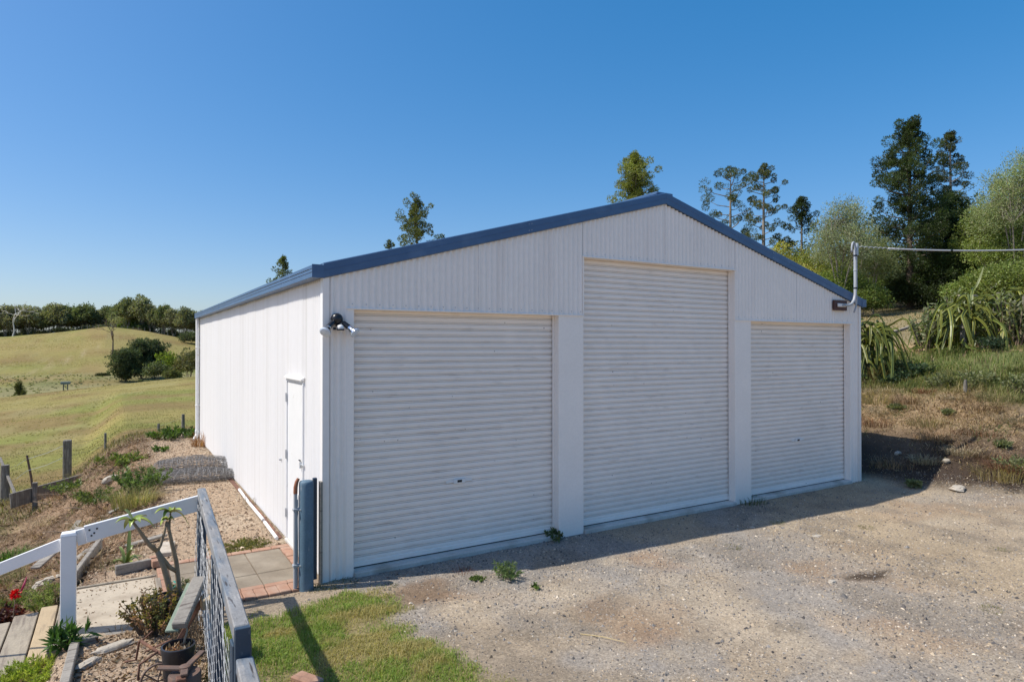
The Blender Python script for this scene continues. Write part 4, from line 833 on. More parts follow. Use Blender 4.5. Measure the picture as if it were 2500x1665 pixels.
# ------------------------------------------------------------------ paddock fence posts near the garden
def post(px, py0, py1, depth, r_, lab, square=False, lean=(0, 0), m='old_post'):
    p = far(px, py1, depth); zb = float(hz(p[0], p[1])); H = (py1 - py0) * depth / FPX; o = thing('fence_post', lab, 'post', (p[0], p[1], zb), 'old posts of the paddock fence'); H += max(0, p[2] - zb)
    if square: MB().bbox((-r_, -r_, -.3), (r_, r_, H), .02).build('shaft', M[m], o)
    else: MB().tube([(0, 0, -.3), (lean[0] * .5, lean[1] * .5, H * .5), (lean[0], lean[1], H)], [r_ * 1.05, r_, r_ * .9], 8).build('shaft', M[m], o)
    return Vector((p[0] + lean[0], p[1] + lean[1], zb + H))
tops = [post(12, 1135, 1190, 17.5, .11, 'thick old timber fence post cut by the left edge'), post(86, 1110, 1172, 21, .035, 'thin leaning steel picket left of the thick wooden post', lean=(-.22, 0), m='rust_dark'), post(164, 1074, 1172, 20.5, .115, 'thick square wooden fence post standing in the paddock', True),
        post(257, 1057, 1120, 27, .05, 'thin dark fence post right of the thick wooden post'), post(387, 1045, 1082, 31, .06, 'small dark fence post below the brown slope'), post(447, 1011, 1068, 31, .075, 'grey fence post nearest the downpipe')]
wf_ = thing('fence_wire', 'plain wires strung along the old paddock posts', 'wire', (0, 0, 0))
for dz in (.12, .5):
    for a, b in zip(tops[:-1], tops[1:]): MB().tube([a - Vector((0, 0, dz)), (a + b) / 2 - Vector((0, 0, dz + .05)), b - Vector((0, 0, dz))], .006, 3, False).build('wire', M['wire'], wf_)
pr_ = [at(0, 1135, -1.0), at(45, 1205, -1.15)]; log('strut', 'dark leaning strut bracing the fence post at the left edge', (pr_[0][0], pr_[0][1], -.8), (pr_[1][0], pr_[1][1], -1.35), .06, .06, 'old_post')

# ------------------------------------------------------------------ ground cover
def scatter(n, x0, x1, y0, y1, keep, rng):
    x = rng.uniform(x0, x1, n); y = rng.uniform(y0, y1, n); k = keep(x, y) > rng.uniform(0, 1, n); return x[k], y[k]
def pal(rng, n, cols, wts, var=.15):
    c = np.array(cols)[rng.choice(len(cols), n, p=np.array(wts) / sum(wts))]; return c * (1 + rng.normal(size=(n, 1)) * var)
def inview(x, y, z, m=60, ylo=1760):
    X = np.stack([x, y, z], 1) - CAM; d = X @ FF; px = 1250 + FPX * (X @ RT) / np.maximum(d, .1); py = 832.5 - FPX * (X @ UU) / np.maximum(d, .1)
    return (d > .5) & (px > -m) & (px < 2500 + m) & (py < ylo)
def inshed(x, y): return (x > -.02) & (x < W_ + .02) & (y > -.03) & (y < L_)
def onpath(x, y): return (x > -1.5) & (x < -.02) & (y > -.15) & (y < 1.5)
def stones(name, x, y, size, col, rng, sink=.25, label=None):
    z = hz(x, y); n = len(x); B_ = np.array([[1, 0, 0], [0, 1, 0], [-1, 0, 0], [0, -1, 0], [0, 0, 1], [0, 0, -1.]])
    Fc = np.array([[0, 1, 4], [1, 2, 4], [2, 3, 4], [3, 0, 4]])
    sc = size[:, None] * rng.uniform(.55, 1.2, (n, 3)) * np.array([1, 1, .8]); a = rng.uniform(0, 6.28, n); V = B_[None] * sc[:, None, :] + rng.normal(size=(n, 6, 3)) * size[:, None, None] * .16
    xr = V[..., 0] * np.cos(a)[:, None] - V[..., 1] * np.sin(a)[:, None]; yr = V[..., 0] * np.sin(a)[:, None] + V[..., 1] * np.cos(a)[:, None]; V = np.stack([xr + x[:, None], yr + y[:, None], V[..., 2] + (z + size * (sink - .25))[:, None]], -1)
    T = V[:, Fc].reshape(-1, 3); o = soup(name, T, 3, np.repeat(col, 12, axis=0), M['stone_bits']); return tag(o, label, 'gravel', kind='stuff')
rng = np.random.default_rng(1)
x, y = scatter(170000, -.3, 14, -5.2, -.02, lambda x, y: (1 - lawnmask(x, y)) * (.35 + .65 * sm(.40, .6, fbm(x, y, 1.7, 5, 11))) * (x < toe(y) + .6), rng); k = inview(x, y, hz(x, y)) & ~inshed(x, y) & (spot(x, y, *at(2110, 1410)[:2], .30, .13, -.35, 7, .3) < rng.uniform(.1, 1.6, len(x))) & (spot(x, y, .75, -.78, .42, .30, .3, 3) < rng.uniform(.2, 1.4, len(x))); x, y = x[k], y[k]
stones('gravel', x, y, rng.gamma(1.35, .0031, len(x)) + .0028, pal(rng, len(x), [(.33, .29, .245), (.22, .205, .19), (.40, .315, .22), (.11, .10, .095), (.54, .46, .36)], [4, 4, 3.5, 2.6, 1.3], .22), rng, .2, 'loose grey and tan gravel on the driveway')
x, y = scatter(34000, -2.3, -.02, -2.7, 12.2, lambda x, y: ((x > leftedge(y) - .15) & ~onpath(x, y) & ~((x < -1.45) & (y > -.3) & (y < 1.1)) & ~((y < -.2) & (x > -1.2))) * 1., rng)
stones('walk_gravel', x, y, rng.gamma(2.0, .0042, len(x)) + .004, pal(rng, len(x), [(.41, .31, .215), (.50, .40, .29), (.27, .19, .125), (.36, .29, .22), (.16, .105, .07)], [4, 2.5, 3, 2, 2], .2), rng, .2, 'tan gravel and bark chips on the walk beside the wall')
def crumbs():
    rng = np.random.default_rng(15); n = 420; x = rng.uniform(-2.20, -1.50, n); y = rng.uniform(-.2, 1.05, n); k = rng.uniform(0, 1, n) < .15 + .85 * sm(.35, .0, np.minimum(np.minimum(1.05 - y, x + 2.2 + .1), -1.5 - x + .05)); x, y = x[k], y[k]; n = len(x)
    P = np.stack([x, y, np.full(n, .007)], 1); V, c = leafsoup(P, np.stack([rng.normal(size=n), rng.normal(size=n), rng.uniform(0, .5, n)], 1), rng.uniform(.012, .04, n), rng.uniform(.006, .016, n), pal(rng, n, [(.22, .14, .085), (.14, .09, .055), (.34, .25, .16)], [2, 2, 1], .2), rng)
    tag(soup('leaf_crumbs', V, 4, c, M['straw']), 'dry leaf crumbs scattered over the landing', 'litter', kind='stuff')
crumbs()
# lawn
x, y = scatter(95000, -1.25, 1.3, -3.4, -.25, lambda x, y: lawnmask(x, y) * (.22 + .78 * sm(.36, .56, fbm(x, y, .33, 4, 91))), rng); k = inview(x, y, hz(x, y), 40, 1720); x, y = x[k], y[k]; n = len(x)
dry = sm(.56, .68, fbm(x, y, .34, 4, 92)); lush = sm(.5, .66, fbm(x + 9, y, .5, 4, 93))
col = lerp(pal(rng, n, [(.25, .34, .07), (.32, .38, .10), (.19, .28, .06)], [3, 2, 2], .18), pal(rng, n, [(.52, .42, .20), (.42, .35, .16)], [1, 1], .15), np.maximum(dry * .8, (rng.uniform(0, 1, n) < .10) * 1.))
V, c = bladesoup(np.stack([x, y, hz(x, y) - .003], 1), rng.uniform(.018, .042, n) * (1 + .9 * lush), rng.uniform(.0035, .006, n), rng.uniform(.1, 1.0, n), col, rng); tag(soup('lawn_grass', V, 4, c, M['grass']), 'patchy green lawn in front of the shed corner', 'grass', kind='stuff')
# bank on the right
def bankgrass():
    rng = np.random.default_rng(3); xs, ys = scatter(125000, 9.7, 19.5, -4.5, 7, lambda x, y: ((x > toe(y) + .1) & (x < toe(y) + 6.6)) * (.18 + .82 * sm(.8, 2.6, x - toe(y))) * (.25 + .75 * sm(.3, .6, fbm(x, y, .7, 4, 101))), rng)
    z = hz(xs, ys); k = inview(xs, ys, z) & ~inshed(xs, ys); xs, ys, z = xs[k], ys[k], z[k]; s = xs - toe(ys); n = len(xs); g = sm(2.7, 4.4, s + (fbm(xs, ys, 1.2, 4, 83) - .5) * 2.2)
    lush = sm(.5, .7, fbm(xs, ys, .8, 4, 102)); col = lerp(pal(rng, n, [(.40, .285, .185), (.29, .195, .125), (.15, .095, .062), (.52, .42, .28)], [3, 3, 2, 1.4], .22), pal(rng, n, [(.20, .235, .07), (.155, .20, .055), (.32, .28, .12), (.10, .15, .045)], [3, 3, 2, 1.2], .18), np.clip(g, 0, 1) * (rng.uniform(0, 1, n) < .9))
    greenlow = (fbm(xs, ys, .6, 3, 103) > .66) & (rng.uniform(0, 1, n) < .5); col[greenlow] = np.array([.10, .135, .045]) * (1 + rng.normal(size=(greenlow.sum(), 1)) * .15)
    h = rng.uniform(.04, .13, n) * (1 - .0 * g) + g * rng.uniform(.03, .14, n) * (.6 + lush); h *= np.where(s < 1.0, .6, 1); lean = np.where(g > .5, rng.uniform(.2, 1.0, n), rng.uniform(.8, 2.2, n))
    V, c = bladesoup(np.stack([xs, ys, z - .01], 1), h, rng.uniform(.006, .015, n), lean, col, rng); tag(soup('bank_grass', V, 4, c, M['grass']), 'dry litter and green weeds covering the cut bank', 'grass', kind='stuff')
    xs, ys = scatter(45000, 14, 42, -3, 22, lambda x, y: ((x > toe(y) + 6.9) & (x < toe(y) + 27)) * (.5 + .5 * fbm(x, y, 1.5, 3, 104)), rng); z = hz(xs, ys); k = inview(xs, ys, z); xs, ys, z = xs[k], ys[k], z[k]; n = len(xs)
    V, c = bladesoup(np.stack([xs, ys, z - .01], 1), rng.uniform(.04, .12, n), rng.uniform(.02, .035, n), rng.uniform(.3, 1.4, n), pal(rng, n, [(.33, .26, .14), (.27, .20, .10), (.23, .21, .08), (.38, .31, .18)], [3, 3, 2, 1], .15), rng); tag(soup('field_grass', V, 4, c, M['grass']), 'dry grass on the field above the bank', 'grass', kind='stuff')
bankgrass()
# garden slope litter and paddock grass
def slope():
    rng = np.random.default_rng(6); xs, ys = scatter(60000, -6.5, -1.1, -.2, 15, lambda x, y: sm(-.25, .12, leftedge(y) - x) * (.35 + .65 * sm(.3, .6, fbm(x, y, .6, 4, 111))) * ~((x > -3.1) & (y > -.32) & (y < 1.08)), rng); z = hz(xs, ys); k = inview(xs, ys, z); xs, ys, z = xs[k], ys[k], z[k]; n = len(xs)
    gr = (fbm(xs, ys, .8, 4, 112) > .63) & (rng.uniform(0, 1, n) < .6); col = pal(rng, n, [(.36, .26, .16), (.27, .18, .105), (.18, .115, .07), (.44, .35, .24), (.12, .08, .055)], [3, 3, 2.5, 1.5, 1.2], .2); col[gr] = np.array([.13, .16, .045]) * (1 + rng.normal(size=(gr.sum(), 1)) * .2)
    V, c = bladesoup(np.stack([xs, ys, z - .004], 1), rng.uniform(.025, .10, n), rng.uniform(.004, .010, n), rng.uniform(.8, 3.0, n), col, rng); tag(soup('garden_litter', V, 4, c, M['straw']), 'dry grass litter over the garden slope', 'litter', kind='stuff')
    xs, ys = scatter(95000, -9, 6, 11, 46, lambda x, y: np.maximum(sm(0, 1.2, -2.6 - x) * sm(9, 12, y), sm(12.6, 14.5, y)) * (.3 + .7 * sm(.35, .6, fbm(x, y, 1.1, 4, 121))) * (1 - .7 * sm(20, 46, y)), rng); z = hz(xs, ys); k = inview(xs, ys, z); xs, ys, z = xs[k], ys[k], z[k]; n = len(xs)
    tall = 1 - sm(19, 30, ys); V, c = bladesoup(np.stack([xs, ys, z - .01], 1), rng.uniform(.03, .10, n) + tall * rng.uniform(0, .16, n), rng.uniform(.012, .026, n), rng.uniform(.3, 1.4, n), pal(rng, n, [(.27, .22, .11), (.20, .185, .07), (.155, .165, .05), (.17, .115, .055), (.36, .31, .19)], [3, 3, 2.5, 2, 1.2], .18), rng); tag(soup('paddock_grass', V, 4, c, M['grass']), 'rough tufted grass of the paddock behind the garden', 'grass', kind='stuff')
    xs, ys = scatter(45000, -26, 24, 46, 116, lambda x, y: (.75 + .25 * sm(.4, .6, fbm(x * .5, y, 2.2, 4, 122))), rng); z = hz(xs, ys); k = inview(xs, ys, z); xs, ys, z = xs[k], ys[k], z[k]; n = len(xs)
    V, c = bladesoup(np.stack([xs, ys, z - .02], 1), rng.uniform(.03, .06, n), rng.uniform(.06, .14, n), rng.uniform(.4, 1.6, n), pal(rng, n, [(.27, .23, .080), (.22, .22, .066), (.30, .26, .11), (.235, .175, .072)], [3, 3, 1.2, 1.6], .09), rng); tag(soup('pasture_grass', V, 4, c, M['grass']), 'short olive pasture on the near hillside', 'grass', kind='stuff')
    xs, ys = scatter(26000, -48, 42, 160, 345, lambda x, y: (1 - .8 * (y < 225)) * (.7 + .3 * sm(.4, .6, fbm(x * .5, y, 6, 4, 123))), rng); z = hz(xs, ys); k = inview(xs, ys, z); xs, ys, z = xs[k], ys[k], z[k]; n = len(xs); ck = (ys > 165) & (ys < 222)
    col = pal(rng, n, [(.35, .285, .115), (.30, .265, .10), (.37, .31, .15), (.30, .23, .10)], [3, 2, 1.2, .8], .06); col[ck] = pal(rng, int(ck.sum()), [(.16, .175, .07), (.25, .215, .12), (.13, .15, .06)], [2, 1.5, 1], .15)
    V, c = bladesoup(np.stack([xs, ys, z - .03], 1), rng.uniform(.06, .12, n) * (1 + ck * 2.5), rng.uniform(.3, .7, n), rng.uniform(.4, 1.6, n), col, rng); tag(soup('hill_grass', V, 4, c, M['grass']), 'dry pasture grass on the far hill', 'grass', kind='stuff')
slope()

# ------------------------------------------------------------------ individual weeds and shrubs
def tuft(lab, loc, h, r_, n, cols, seed, name='weed', cat='weed', lean=(.2, 1.2), wd=.008, group=None, mt='grass'):
    rng = np.random.default_rng(seed); a = rng.uniform(0, 6.28, n); q = r_ * np.sqrt(rng.uniform(0, 1, n)); P = np.stack([q * np.cos(a), q * np.sin(a), np.zeros(n) - .01], 1)
    V, c = bladesoup(P, rng.uniform(.45, 1, n) * h, rng.uniform(.6, 1.2, n) * wd, rng.uniform(*lean, n), pal(rng, n, cols, [1] * len(cols), .18), rng, az=a + rng.normal(size=n) * .6)
    o = soup(name, V, 4, c, M[mt]); o.location = loc; return tag(o, lab, cat, group)
def herb(lab, loc, h, r_, stems, per, L, W, cols, seed, name='weed', cat='weed', group=None, mt='leaf', up=.5, stemcol='twig', spread=.5):
    """stems with leaves set along them"""
    rng = np.random.default_rng(seed); o = thing(name, lab, cat, loc, group); mb = MB(); A_ = []
    for i in range(stems):
        a = rng.uniform(0, 6.28); q = r_ * math.sqrt(rng.uniform(0, 1)); b = np.array([q * math.cos(a) * spread, q * math.sin(a) * spread, -.01]); e = np.array([q * math.cos(a) * 1.05 + rng.normal() * .08 * r_, q * math.sin(a) * 1.05 + rng.normal() * .08 * r_, h * rng.uniform(.55, 1) * (1 - .35 * q / r_)]); m_ = (b + e) / 2 + np.array([0, 0, h * .08])
        mb.tube([b, m_, e], [.012 * h, .008 * h, .004 * h], 4, False); t = rng.uniform(.25, 1.02, per); P = np.where(t[:, None] < .5, b + (m_ - b) * t[:, None] * 2, m_ + (e - m_) * (t[:, None] - .5) * 2); d = unit(rng.normal(size=(per, 3)) + (e - b) / (np.linalg.norm(e - b) + 1e-6) * up)
        cb = np.array(cols)[rng.integers(len(cols))] * rng.uniform(.8, 1.25); A_.append((P, d, rng.uniform(.6, 1.15, per) * L, rng.uniform(.7, 1.15, per) * W, cb * (1 + rng.normal(size=(per, 1)) * .16)))
    mb.build('stems', M[stemcol], o, True); lv = Leaves(); lv.a = A_; lv.build('leaves', mt, o, rng); return o
def gp(px, py): 
    d = ray(px, py); t = np.concatenate([np.arange(2.5, 30, .02), np.arange(30, 400, .5)]); P = CAM + d * t[:, None]; h = hz(P[:, 0], P[:, 1]); k = int(np.argmax(P[:, 2] < h)); return (float(P[k, 0]), float(P[k, 1]), float(h[k]))
GR1 = [(.13, .18, .05), (.10, .15, .04), (.17, .21, .07)]; GR2 = [(.09, .16, .03), (.12, .19, .035), (.07, .12, .025)]; DRY = [(.36, .28, .15), (.28, .20, .11), (.42, .35, .21)]
herb('feathery green weed growing on the gravel before the left roller door', gp(1238, 1412), .19, .17, 26, 26, .05, .012, [(.15, .22, .085), (.19, .26, .11)], 301, up=1.0)
herb('low mat of green weed left of the feathery weed', gp(1168, 1416), .035, .10, 26, 20, .02, .014, [(.14, .19, .05), (.11, .16, .04)], 302, up=.3)
herb('small bright sprout alone on the gravel', gp(1309, 1440), .07, .045, 7, 12, .03, .02, GR2, 303); tuft('dry reddish weed at the edge of the shed shadow', (*gp(1130, 1398)[:2], 0), .09, .10, 90, [(.22, .085, .06), (.28, .12, .08), (.17, .09, .05)], 304, lean=(.3, 1.4), wd=.004)
herb('dark green weed at the foot of the left pillar', (2.88, -.06, 0), .15, .15, 14, 20, .05, .02, [(.12, .15, .06), (.16, .18, .08)], 305); tuft('grassy weeds at the foot of the right pillar', (6.60, -.10, 0), .16, .22, 150, [(.08, .11, .035), (.11, .14, .05)], 306, lean=(.2, .9), wd=.006)
tuft('weeds and straw at the foot of the front left corner', (.10, -.10, 0), .06, .22, 160, [(.14, .14, .05), (.30, .24, .12), (.10, .12, .04)], 307, lean=(.4, 2.0), wd=.006); tuft('weeds at the base of the round blue post', (-.13, -.18, 0), .07, .08, 60, [(.17, .17, .06), (.11, .13, .04)], 308, lean=(.3, 1.5), wd=.006)
for i, (px, py, h_, lab) in enumerate(((2115, 1289, .05, 'small grass tuft in the middle of the driveway'), (1788, 1337, .05, 'tiny grass tuft near the shadow edge'), (1897, 1278, .06, 'grass sprig right at the shadow edge'), (2420, 1490, .05, 'grass tuft near the right edge of the driveway'), (2440, 1342, .04, 'small green tuft at the far right of the driveway'), (945, 1432, .04, 'sparse green tuft between the lawn and the shed'))):
    tuft(lab, gp(px, py), h_, .10, 70, [(.15, .17, .06), (.22, .20, .09)], 310 + i, lean=(.3, 1.6), wd=.005)
tuft('long straw-coloured stalk lying on the driveway', (0, 0, -5), .1, .01, 2, DRY, 320).location = (0, 0, -5)
bpy.data.objects.remove(bpy.data.objects[[o.name for o in bpy.data.objects if o.get('label') == 'long straw-coloured stalk lying on the driveway'][0]])
a_, b_ = gp(1417, 1549), gp(1529, 1572); st_ = MB().tube([(0, 0, .006), ((b_[0] - a_[0]) * .5, (b_[1] - a_[1]) * .5 + .012, .014), (b_[0] - a_[0], b_[1] - a_[1], .006)], [.004, .004, .002], 5).build('straw_stalk', mat('stalk', (.52, .40, .20), .7)); st_.location = a_; tag(st_, 'long straw-coloured stalk lying on the driveway', 'stalk')
herb('bushy bright green shrub beside the wire rolls', (-1.50, 5.75, float(hz(-1.5, 5.75))), .55, .42, 60, 34, .07, .022, [(.095, .15, .045), (.13, .19, .06), (.07, .115, .035)], 330, 'shrub', 'shrub', up=.8)
tuft('tall dry grass clump in front of the bright green shrub', (-1.62, 4.9, float(hz(-1.62, 4.9))), .42, .30, 420, [(.34, .28, .13), (.22, .22, .08), (.42, .36, .20), (.15, .18, .06)], 331, 'grass_clump', 'grass', (.2, 1.1), .007)
herb('yellow-green weed patch on the slope left of the gravel walk', (-2.05, 6.4, float(hz(-2.05, 6.4))), .30, .45, 46, 26, .06, .02, [(.15, .19, .05), (.10, .15, .04)], 332, 'shrub', 'shrub')
herb('green leafy weed by the foot of the downpipe', (-.55, 12.6, float(hz(-.55, 12.6))), .32, .62, 44, 26, .11, .04, GR2, 333); herb('small green weed on the gravel near the wire rolls', (-.95, 10.4, float(hz(-.95, 10.4)) + .0), .12, .2, 14, 20, .08, .03, GR2, 334)
herb('light green weed on the slope above the far wire roll', (-1.75, 9.6, float(hz(-1.75, 9.6))), .28, .5, 40, 26, .09, .03, [(.17, .21, .05), (.12, .17, .04)], 335); herb('green weed cluster near the paddock fence', (-2.7, 10.8, float(hz(-2.7, 10.8))), .3, .5, 30, 26, .09, .03, GR1, 336)
tuft('rust-brown dead weed at the far foot of the side wall', (-.12, 10.7, 0), .45, .18, 160, [(.25, .11, .05), (.32, .17, .08)], 337, lean=(.1, .9), wd=.008)
tuft('thin dead stalks against the side wall', (-.06, 3.9, 0), .28, .10, 26, [(.30, .20, .14)], 338, lean=(.1, .7), wd=.004)
tuft('bright green grass clump at the left edge of the garden', (at(20, 1300, -.75)[0], at(20, 1300, -.75)[1], float(hz(*at(20, 1300, -.75)[:2]))), .36, .42, 420, [(.10, .19, .03), (.14, .24, .04)], 339, 'grass_clump', 'grass', (.3, 1.2), .014)
p = at(52, 1330, -.6); tuft('sparse green grass below the left grass clump', (p[0], p[1], float(hz(p[0], p[1]))), .16, .35, 160, [(.16, .20, .07), (.24, .23, .11)], 340, 'grass_clump', 'grass', (.3, 1.3), .008)
herb('soft pale green bush just left of the white post', (-2.42, 1.5, -.30), .30, .30, 60, 46, .05, .008, [(.20, .24, .075), (.16, .21, .055), (.24, .27, .10)], 341, 'shrub', 'shrub', mt='grass', up=.9)
herb('feathery green plant behind the soft bush', (-2.62, 1.95, -.42), .26, .28, 40, 36, .05, .010, [(.15, .19, .05), (.12, .16, .04)], 342, 'shrub', 'shrub', mt='grass', up=.8)
herb('bright lime green plant at the bottom left corner', (-2.42, -.52, -.16), .17, .26, 70, 40, .045, .008, [(.27, .33, .05), (.21, .29, .04), (.32, .36, .07)], 343, 'shrub', 'shrub', mt='grass', up=1.0)
herb('dark red leafy plant at the left edge', (-2.86, 1.35, -.35), .24, .22, 36, 24, .06, .03, [(.085, .022, .022), (.12, .03, .028), (.05, .018, .016)], 344, 'shrub', 'shrub'); herb('brown dry ground plant between the red plant and the rail', (-2.78, 2.35, -.5), .22, .35, 46, 30, .04, .012, [(.16, .10, .05), (.20, .15, .07), (.13, .13, .05)], 345, 'shrub', 'shrub', mt='leaf_dull')
herb('dark green lanceolate weed in front of the white post', (-2.17, -.36, -.02), .22, .14, 13, 13, .13, .026, [(.055, .12, .03), (.08, .155, .04)], 346, 'leafy_weed', 'weed', up=.9)
herb('flat green ground cover on the gravel above the paved entry', (-.52, 1.72, 0), .03, .32, 110, 26, .024, .016, [(.17, .17, .05), (.13, .14, .04), (.21, .18, .07)], 347, 'ground_cover', 'weed', up=.1)
tuft('dark weeds in the small timber bed', (-1.86, 1.72, -.02), .10, .16, 120, [(.07, .11, .03), (.12, .14, .05)], 348, lean=(.3, 1.5), wd=.007)
# red flower on a stalk
rfw = thing('red_flower', 'bright red flower on a stalk at the left edge of the garden', 'flower', (-2.70, 1.05, -.25)); MB().tube([(0, .12, -.12), (.0, .05, .12), (0.02, 0, .30)], [.006, .005, .004], 5).build('stalk', M['twig'], rfw, True)
rng = np.random.default_rng(8); n = 110; d_ = unit(rng.normal(size=(n, 3)) + np.array([0, 0, .3])); V, c = leafsoup(np.tile([0.02, 0, .31], (n, 1)) + d_ * .012, d_, rng.uniform(.03, .052, n), rng.uniform(.014, .022, n), pal(rng, n, [(.62, .012, .02), (.48, .01, .015)], [1, 1], .15), rng); soup('petals', V, 4, c, M['leaf'], rfw)
MB().tube([(.05, .10, .30), (.075, .13, .36), (.09, .16, .42)], [.010, .012, .003], 6).build('bud', mat('bud', (.30, .02, .06), .5), rfw, True)
# bromeliad with broad strap leaves
def strap(mb, p, az, L, wd, rise, droop, n=8, V=.3):
    d = Vector((math.cos(az), math.sin(az), 0)); s = Vector((-math.sin(az), math.cos(az), 0)); vs = []; fs = []
    for i in range(n + 1):
        t = i / n; q = Vector(p) + d * (L * t * (1 - rise * .55)) + Vector((0, 0, L * (rise * t - droop * t * t))); w_ = wd * (math.sin(math.pi * min(1, .18 + .82 * t)) ** .7 if t < 1 else .02); vs += [q - s * w_ / 2 + Vector((0, 0, V * w_)), q, q + s * w_ / 2 + Vector((0, 0, V * w_))]
    for i in range(n): fs += [(3 * i, 3 * i + 1, 3 * i + 4, 3 * i + 3), (3 * i + 1, 3 * i + 2, 3 * i + 5, 3 * i + 4)]
    mb.add(vs, fs)
LG = mat('strap_leaf', (.155, .20, .045), .4, noise=[(9, .2)], mix2=((.26, .27, .08), 6, .5, .7, (1, 1, 1)))
br = thing('bromeliad', 'strap-leaved green plant in the timber-edged bed', 'plant', (-1.76, 1.62, .0)); rg = random.Random(3)
for i in range(15):
    mb = MB(); strap(mb, (0, 0, 0), i * 2.4 + rg.uniform(-.3, .3), rg.uniform(.24, .42), rg.uniform(.03, .045), rg.uniform(.45, 1.15), rg.uniform(.35, .8)); mb.build('leaf', LG, br, True)
mb = MB(); strap(mb, (0.02, 0, 0), 1.4, .40, .042, 1.25, .15); mb.build('leaf', LG, br, True)
# frangipani: bare knuckled limbs, leaves only at the tips
FY = -.30
def fp(px, py, dy=0.):                                    # the plant stands in front of the white rail, at y = FY
    d = ray(px, py); t = (FY + dy - CAM[1]) / d[1]; return Vector(CAM + d * t) - FO
FO = Vector((-1.46, FY, 0)); fg = thing('frangipani', 'frangipani with bare branching stems and leaves only at the tips', 'plant', FO)
def limb(pts, rs, parent=fg): return MB().tube(pts, rs, 9).build('limb', M['bark_frang'], parent, True)
fk = fp(384, 1345); t1 = fp(325, 1275, -.05); limb([fp(425, 1470), fp(412, 1430), fp(400, 1385), fk], [.026, .025, .023, .021]); limb([fk, fp(365, 1330, -.02), fp(345, 1302, -.03), t1], [.020, .018, .015, .011])
limb([fp(440, 1470, .06), fp(436, 1425, .06), fp(430, 1370, .05), fp(418, 1320, .03), fp(409, 1275, .02)], [.024, .022, .020, .017, .011]); limb([fp(435, 1396, .06), fp(415, 1385, .03), fp(396, 1362, .01), fk], [.018, .019, .020, .019])
limb([fk, fp(392, 1330, .01), fp(401, 1300, .02), fp(407, 1272, .02)], [.015, .013, .012, .009]); t3 = fp(416, 1252, .04); limb([fp(413, 1300, .02), fp(414, 1275, .03), t3], [.011, .010, .008]); limb([fk, fp(377, 1332), fp(372, 1325)], [.009, .007, .004])
FLf = mat('frangipani_leaf', (.30, .36, .06), .35, noise=[(12, .15)], mix2=((.20, .28, .045), 7, .45, .65, (1, 1, 1)))
for tp, sd, nl, Ls in ((t1, 1, 7, .20), (t3, 2, 6, .17), (fp(409, 1270, .02), 3, 5, .10)):
    rg = random.Random(sd)
    for i in range(nl):
        mb = MB(); strap(mb, tp, i * 2 * math.pi / nl + rg.uniform(-.3, .3), Ls * rg.uniform(.7, 1.25), .052 * rg.uniform(.8, 1.2), rg.uniform(.3, 1.1), rg.uniform(.3, 1.3), 8, .35); mb.build('leaf', FLf, fg, True)
fpo = thing('plant_pot', 'old dark pot under the tangled dry bush holding the frangipani', 'pot', (-1.45, FY + .02, 0)); MB().lathe([(.11, 0), (.125, .12), (.135, .20), (.142, .205), (.142, .235), (.128, .238), (.122, .21), (.02, .205)], 18).build('pot', M['black_pot'], fpo, True, ang=40)
# ------------------------------------------------------------------ foreground clutter: pot, rusty implement, bracket, dry bush, rocks
pot = thing('plant_pot', 'black round plant pot with a dried succulent at the bottom of the picture', 'pot', (-1.47, -1.62, 0))
MB().lathe([(.085, 0), (.095, .12), (.105, .28), (.112, .30), (.112, .335), (.100, .338), (.096, .30), (.02, .295)], 20).build('pot', M['black_pot'], pot, True, ang=40)
rng = np.random.default_rng(12); n = 160; a = rng.uniform(0, 6.28, n); q = .085 * np.sqrt(rng.uniform(0, 1, n)); P = np.stack([q * np.cos(a), q * np.sin(a), np.full(n, .30)], 1); V, c = leafsoup(P, rng.normal(size=(n, 3)) + np.array([0, 0, .5]), rng.uniform(.02, .06, n), rng.uniform(.008, .022, n), pal(rng, n, [(.38, .26, .15), (.30, .14, .08), (.45, .34, .22)], [2, 1, 1], .2), rng); soup('dried_plant', V, 4, c, M['straw'], pot)
MB().tube([(.03, .03, .3), (.06, .05, .40), (.05, .10, .47)], [.008, .007, .005], 6).build('stem', mat('succulent', (.33, .27, .20), .8), pot, True)
tb = thing('rusty_bracket', 'rusty three-armed iron bracket on a rusty drum beside the pot', 'scrap iron', (-1.46, -2.02, 0))
MB().lathe([(.10, 0), (.10, .30), (.092, .31), (.09, .31), (.02, .31)], 18).build('drum', M['rust_dark'], tb, True, ang=40)
for ax_, ay_, l_ in ((-.10, .05, .17), (.11, .16, .22), (-.02, -.16, .12)):
    d = Vector((ax_, ay_, 0)).normalized(); MB().beam(Vector((0, 0, .335)), d * l_ + Vector((0, 0, .345)), .045, .018, .004).build('arm', M['rust_dark'], tb)
MB().lathe([(.035, .325), (.035, .352), (.022, .358), (.01, .358)], 12).build('hub', M['rust_dark'], tb, True, ang=40); MB().bbox((-.06, -.13, .24), (.0, -.07, .33), .006).build('socket', M['rust'], tb)
im = thing('farm_implement', 'rusty old farm implement with a weathered timber block and small wheel', 'scrap iron', (0, 0, 0))
ta, tb_ = Vector(at(488, 1412, .62)), Vector(at(437, 1528, .46)); MB().beam(ta, tb_, .10, .055, .008).build('timber_block', M['timber_grey'], im)
MB().beam(ta + Vector((-.045, .02, -.035)), tb_ + Vector((-.045, .02, -.035)), .09, .02, .004).build('green_board', M['green_paint'], im)
MB().beam(ta + Vector((.03, -.12, -.09)), Vector(at(425, 1582, .12)), .035, .035, .004).build('rusty_bar', M['rust'], im)
MB().bbox((-.05, -.06, -.04), (.05, .06, .04), .008, Matrix.Translation(ta + Vector((.04, -.18, -.13)))).build('timber_chock', M['timber_pale'], im)
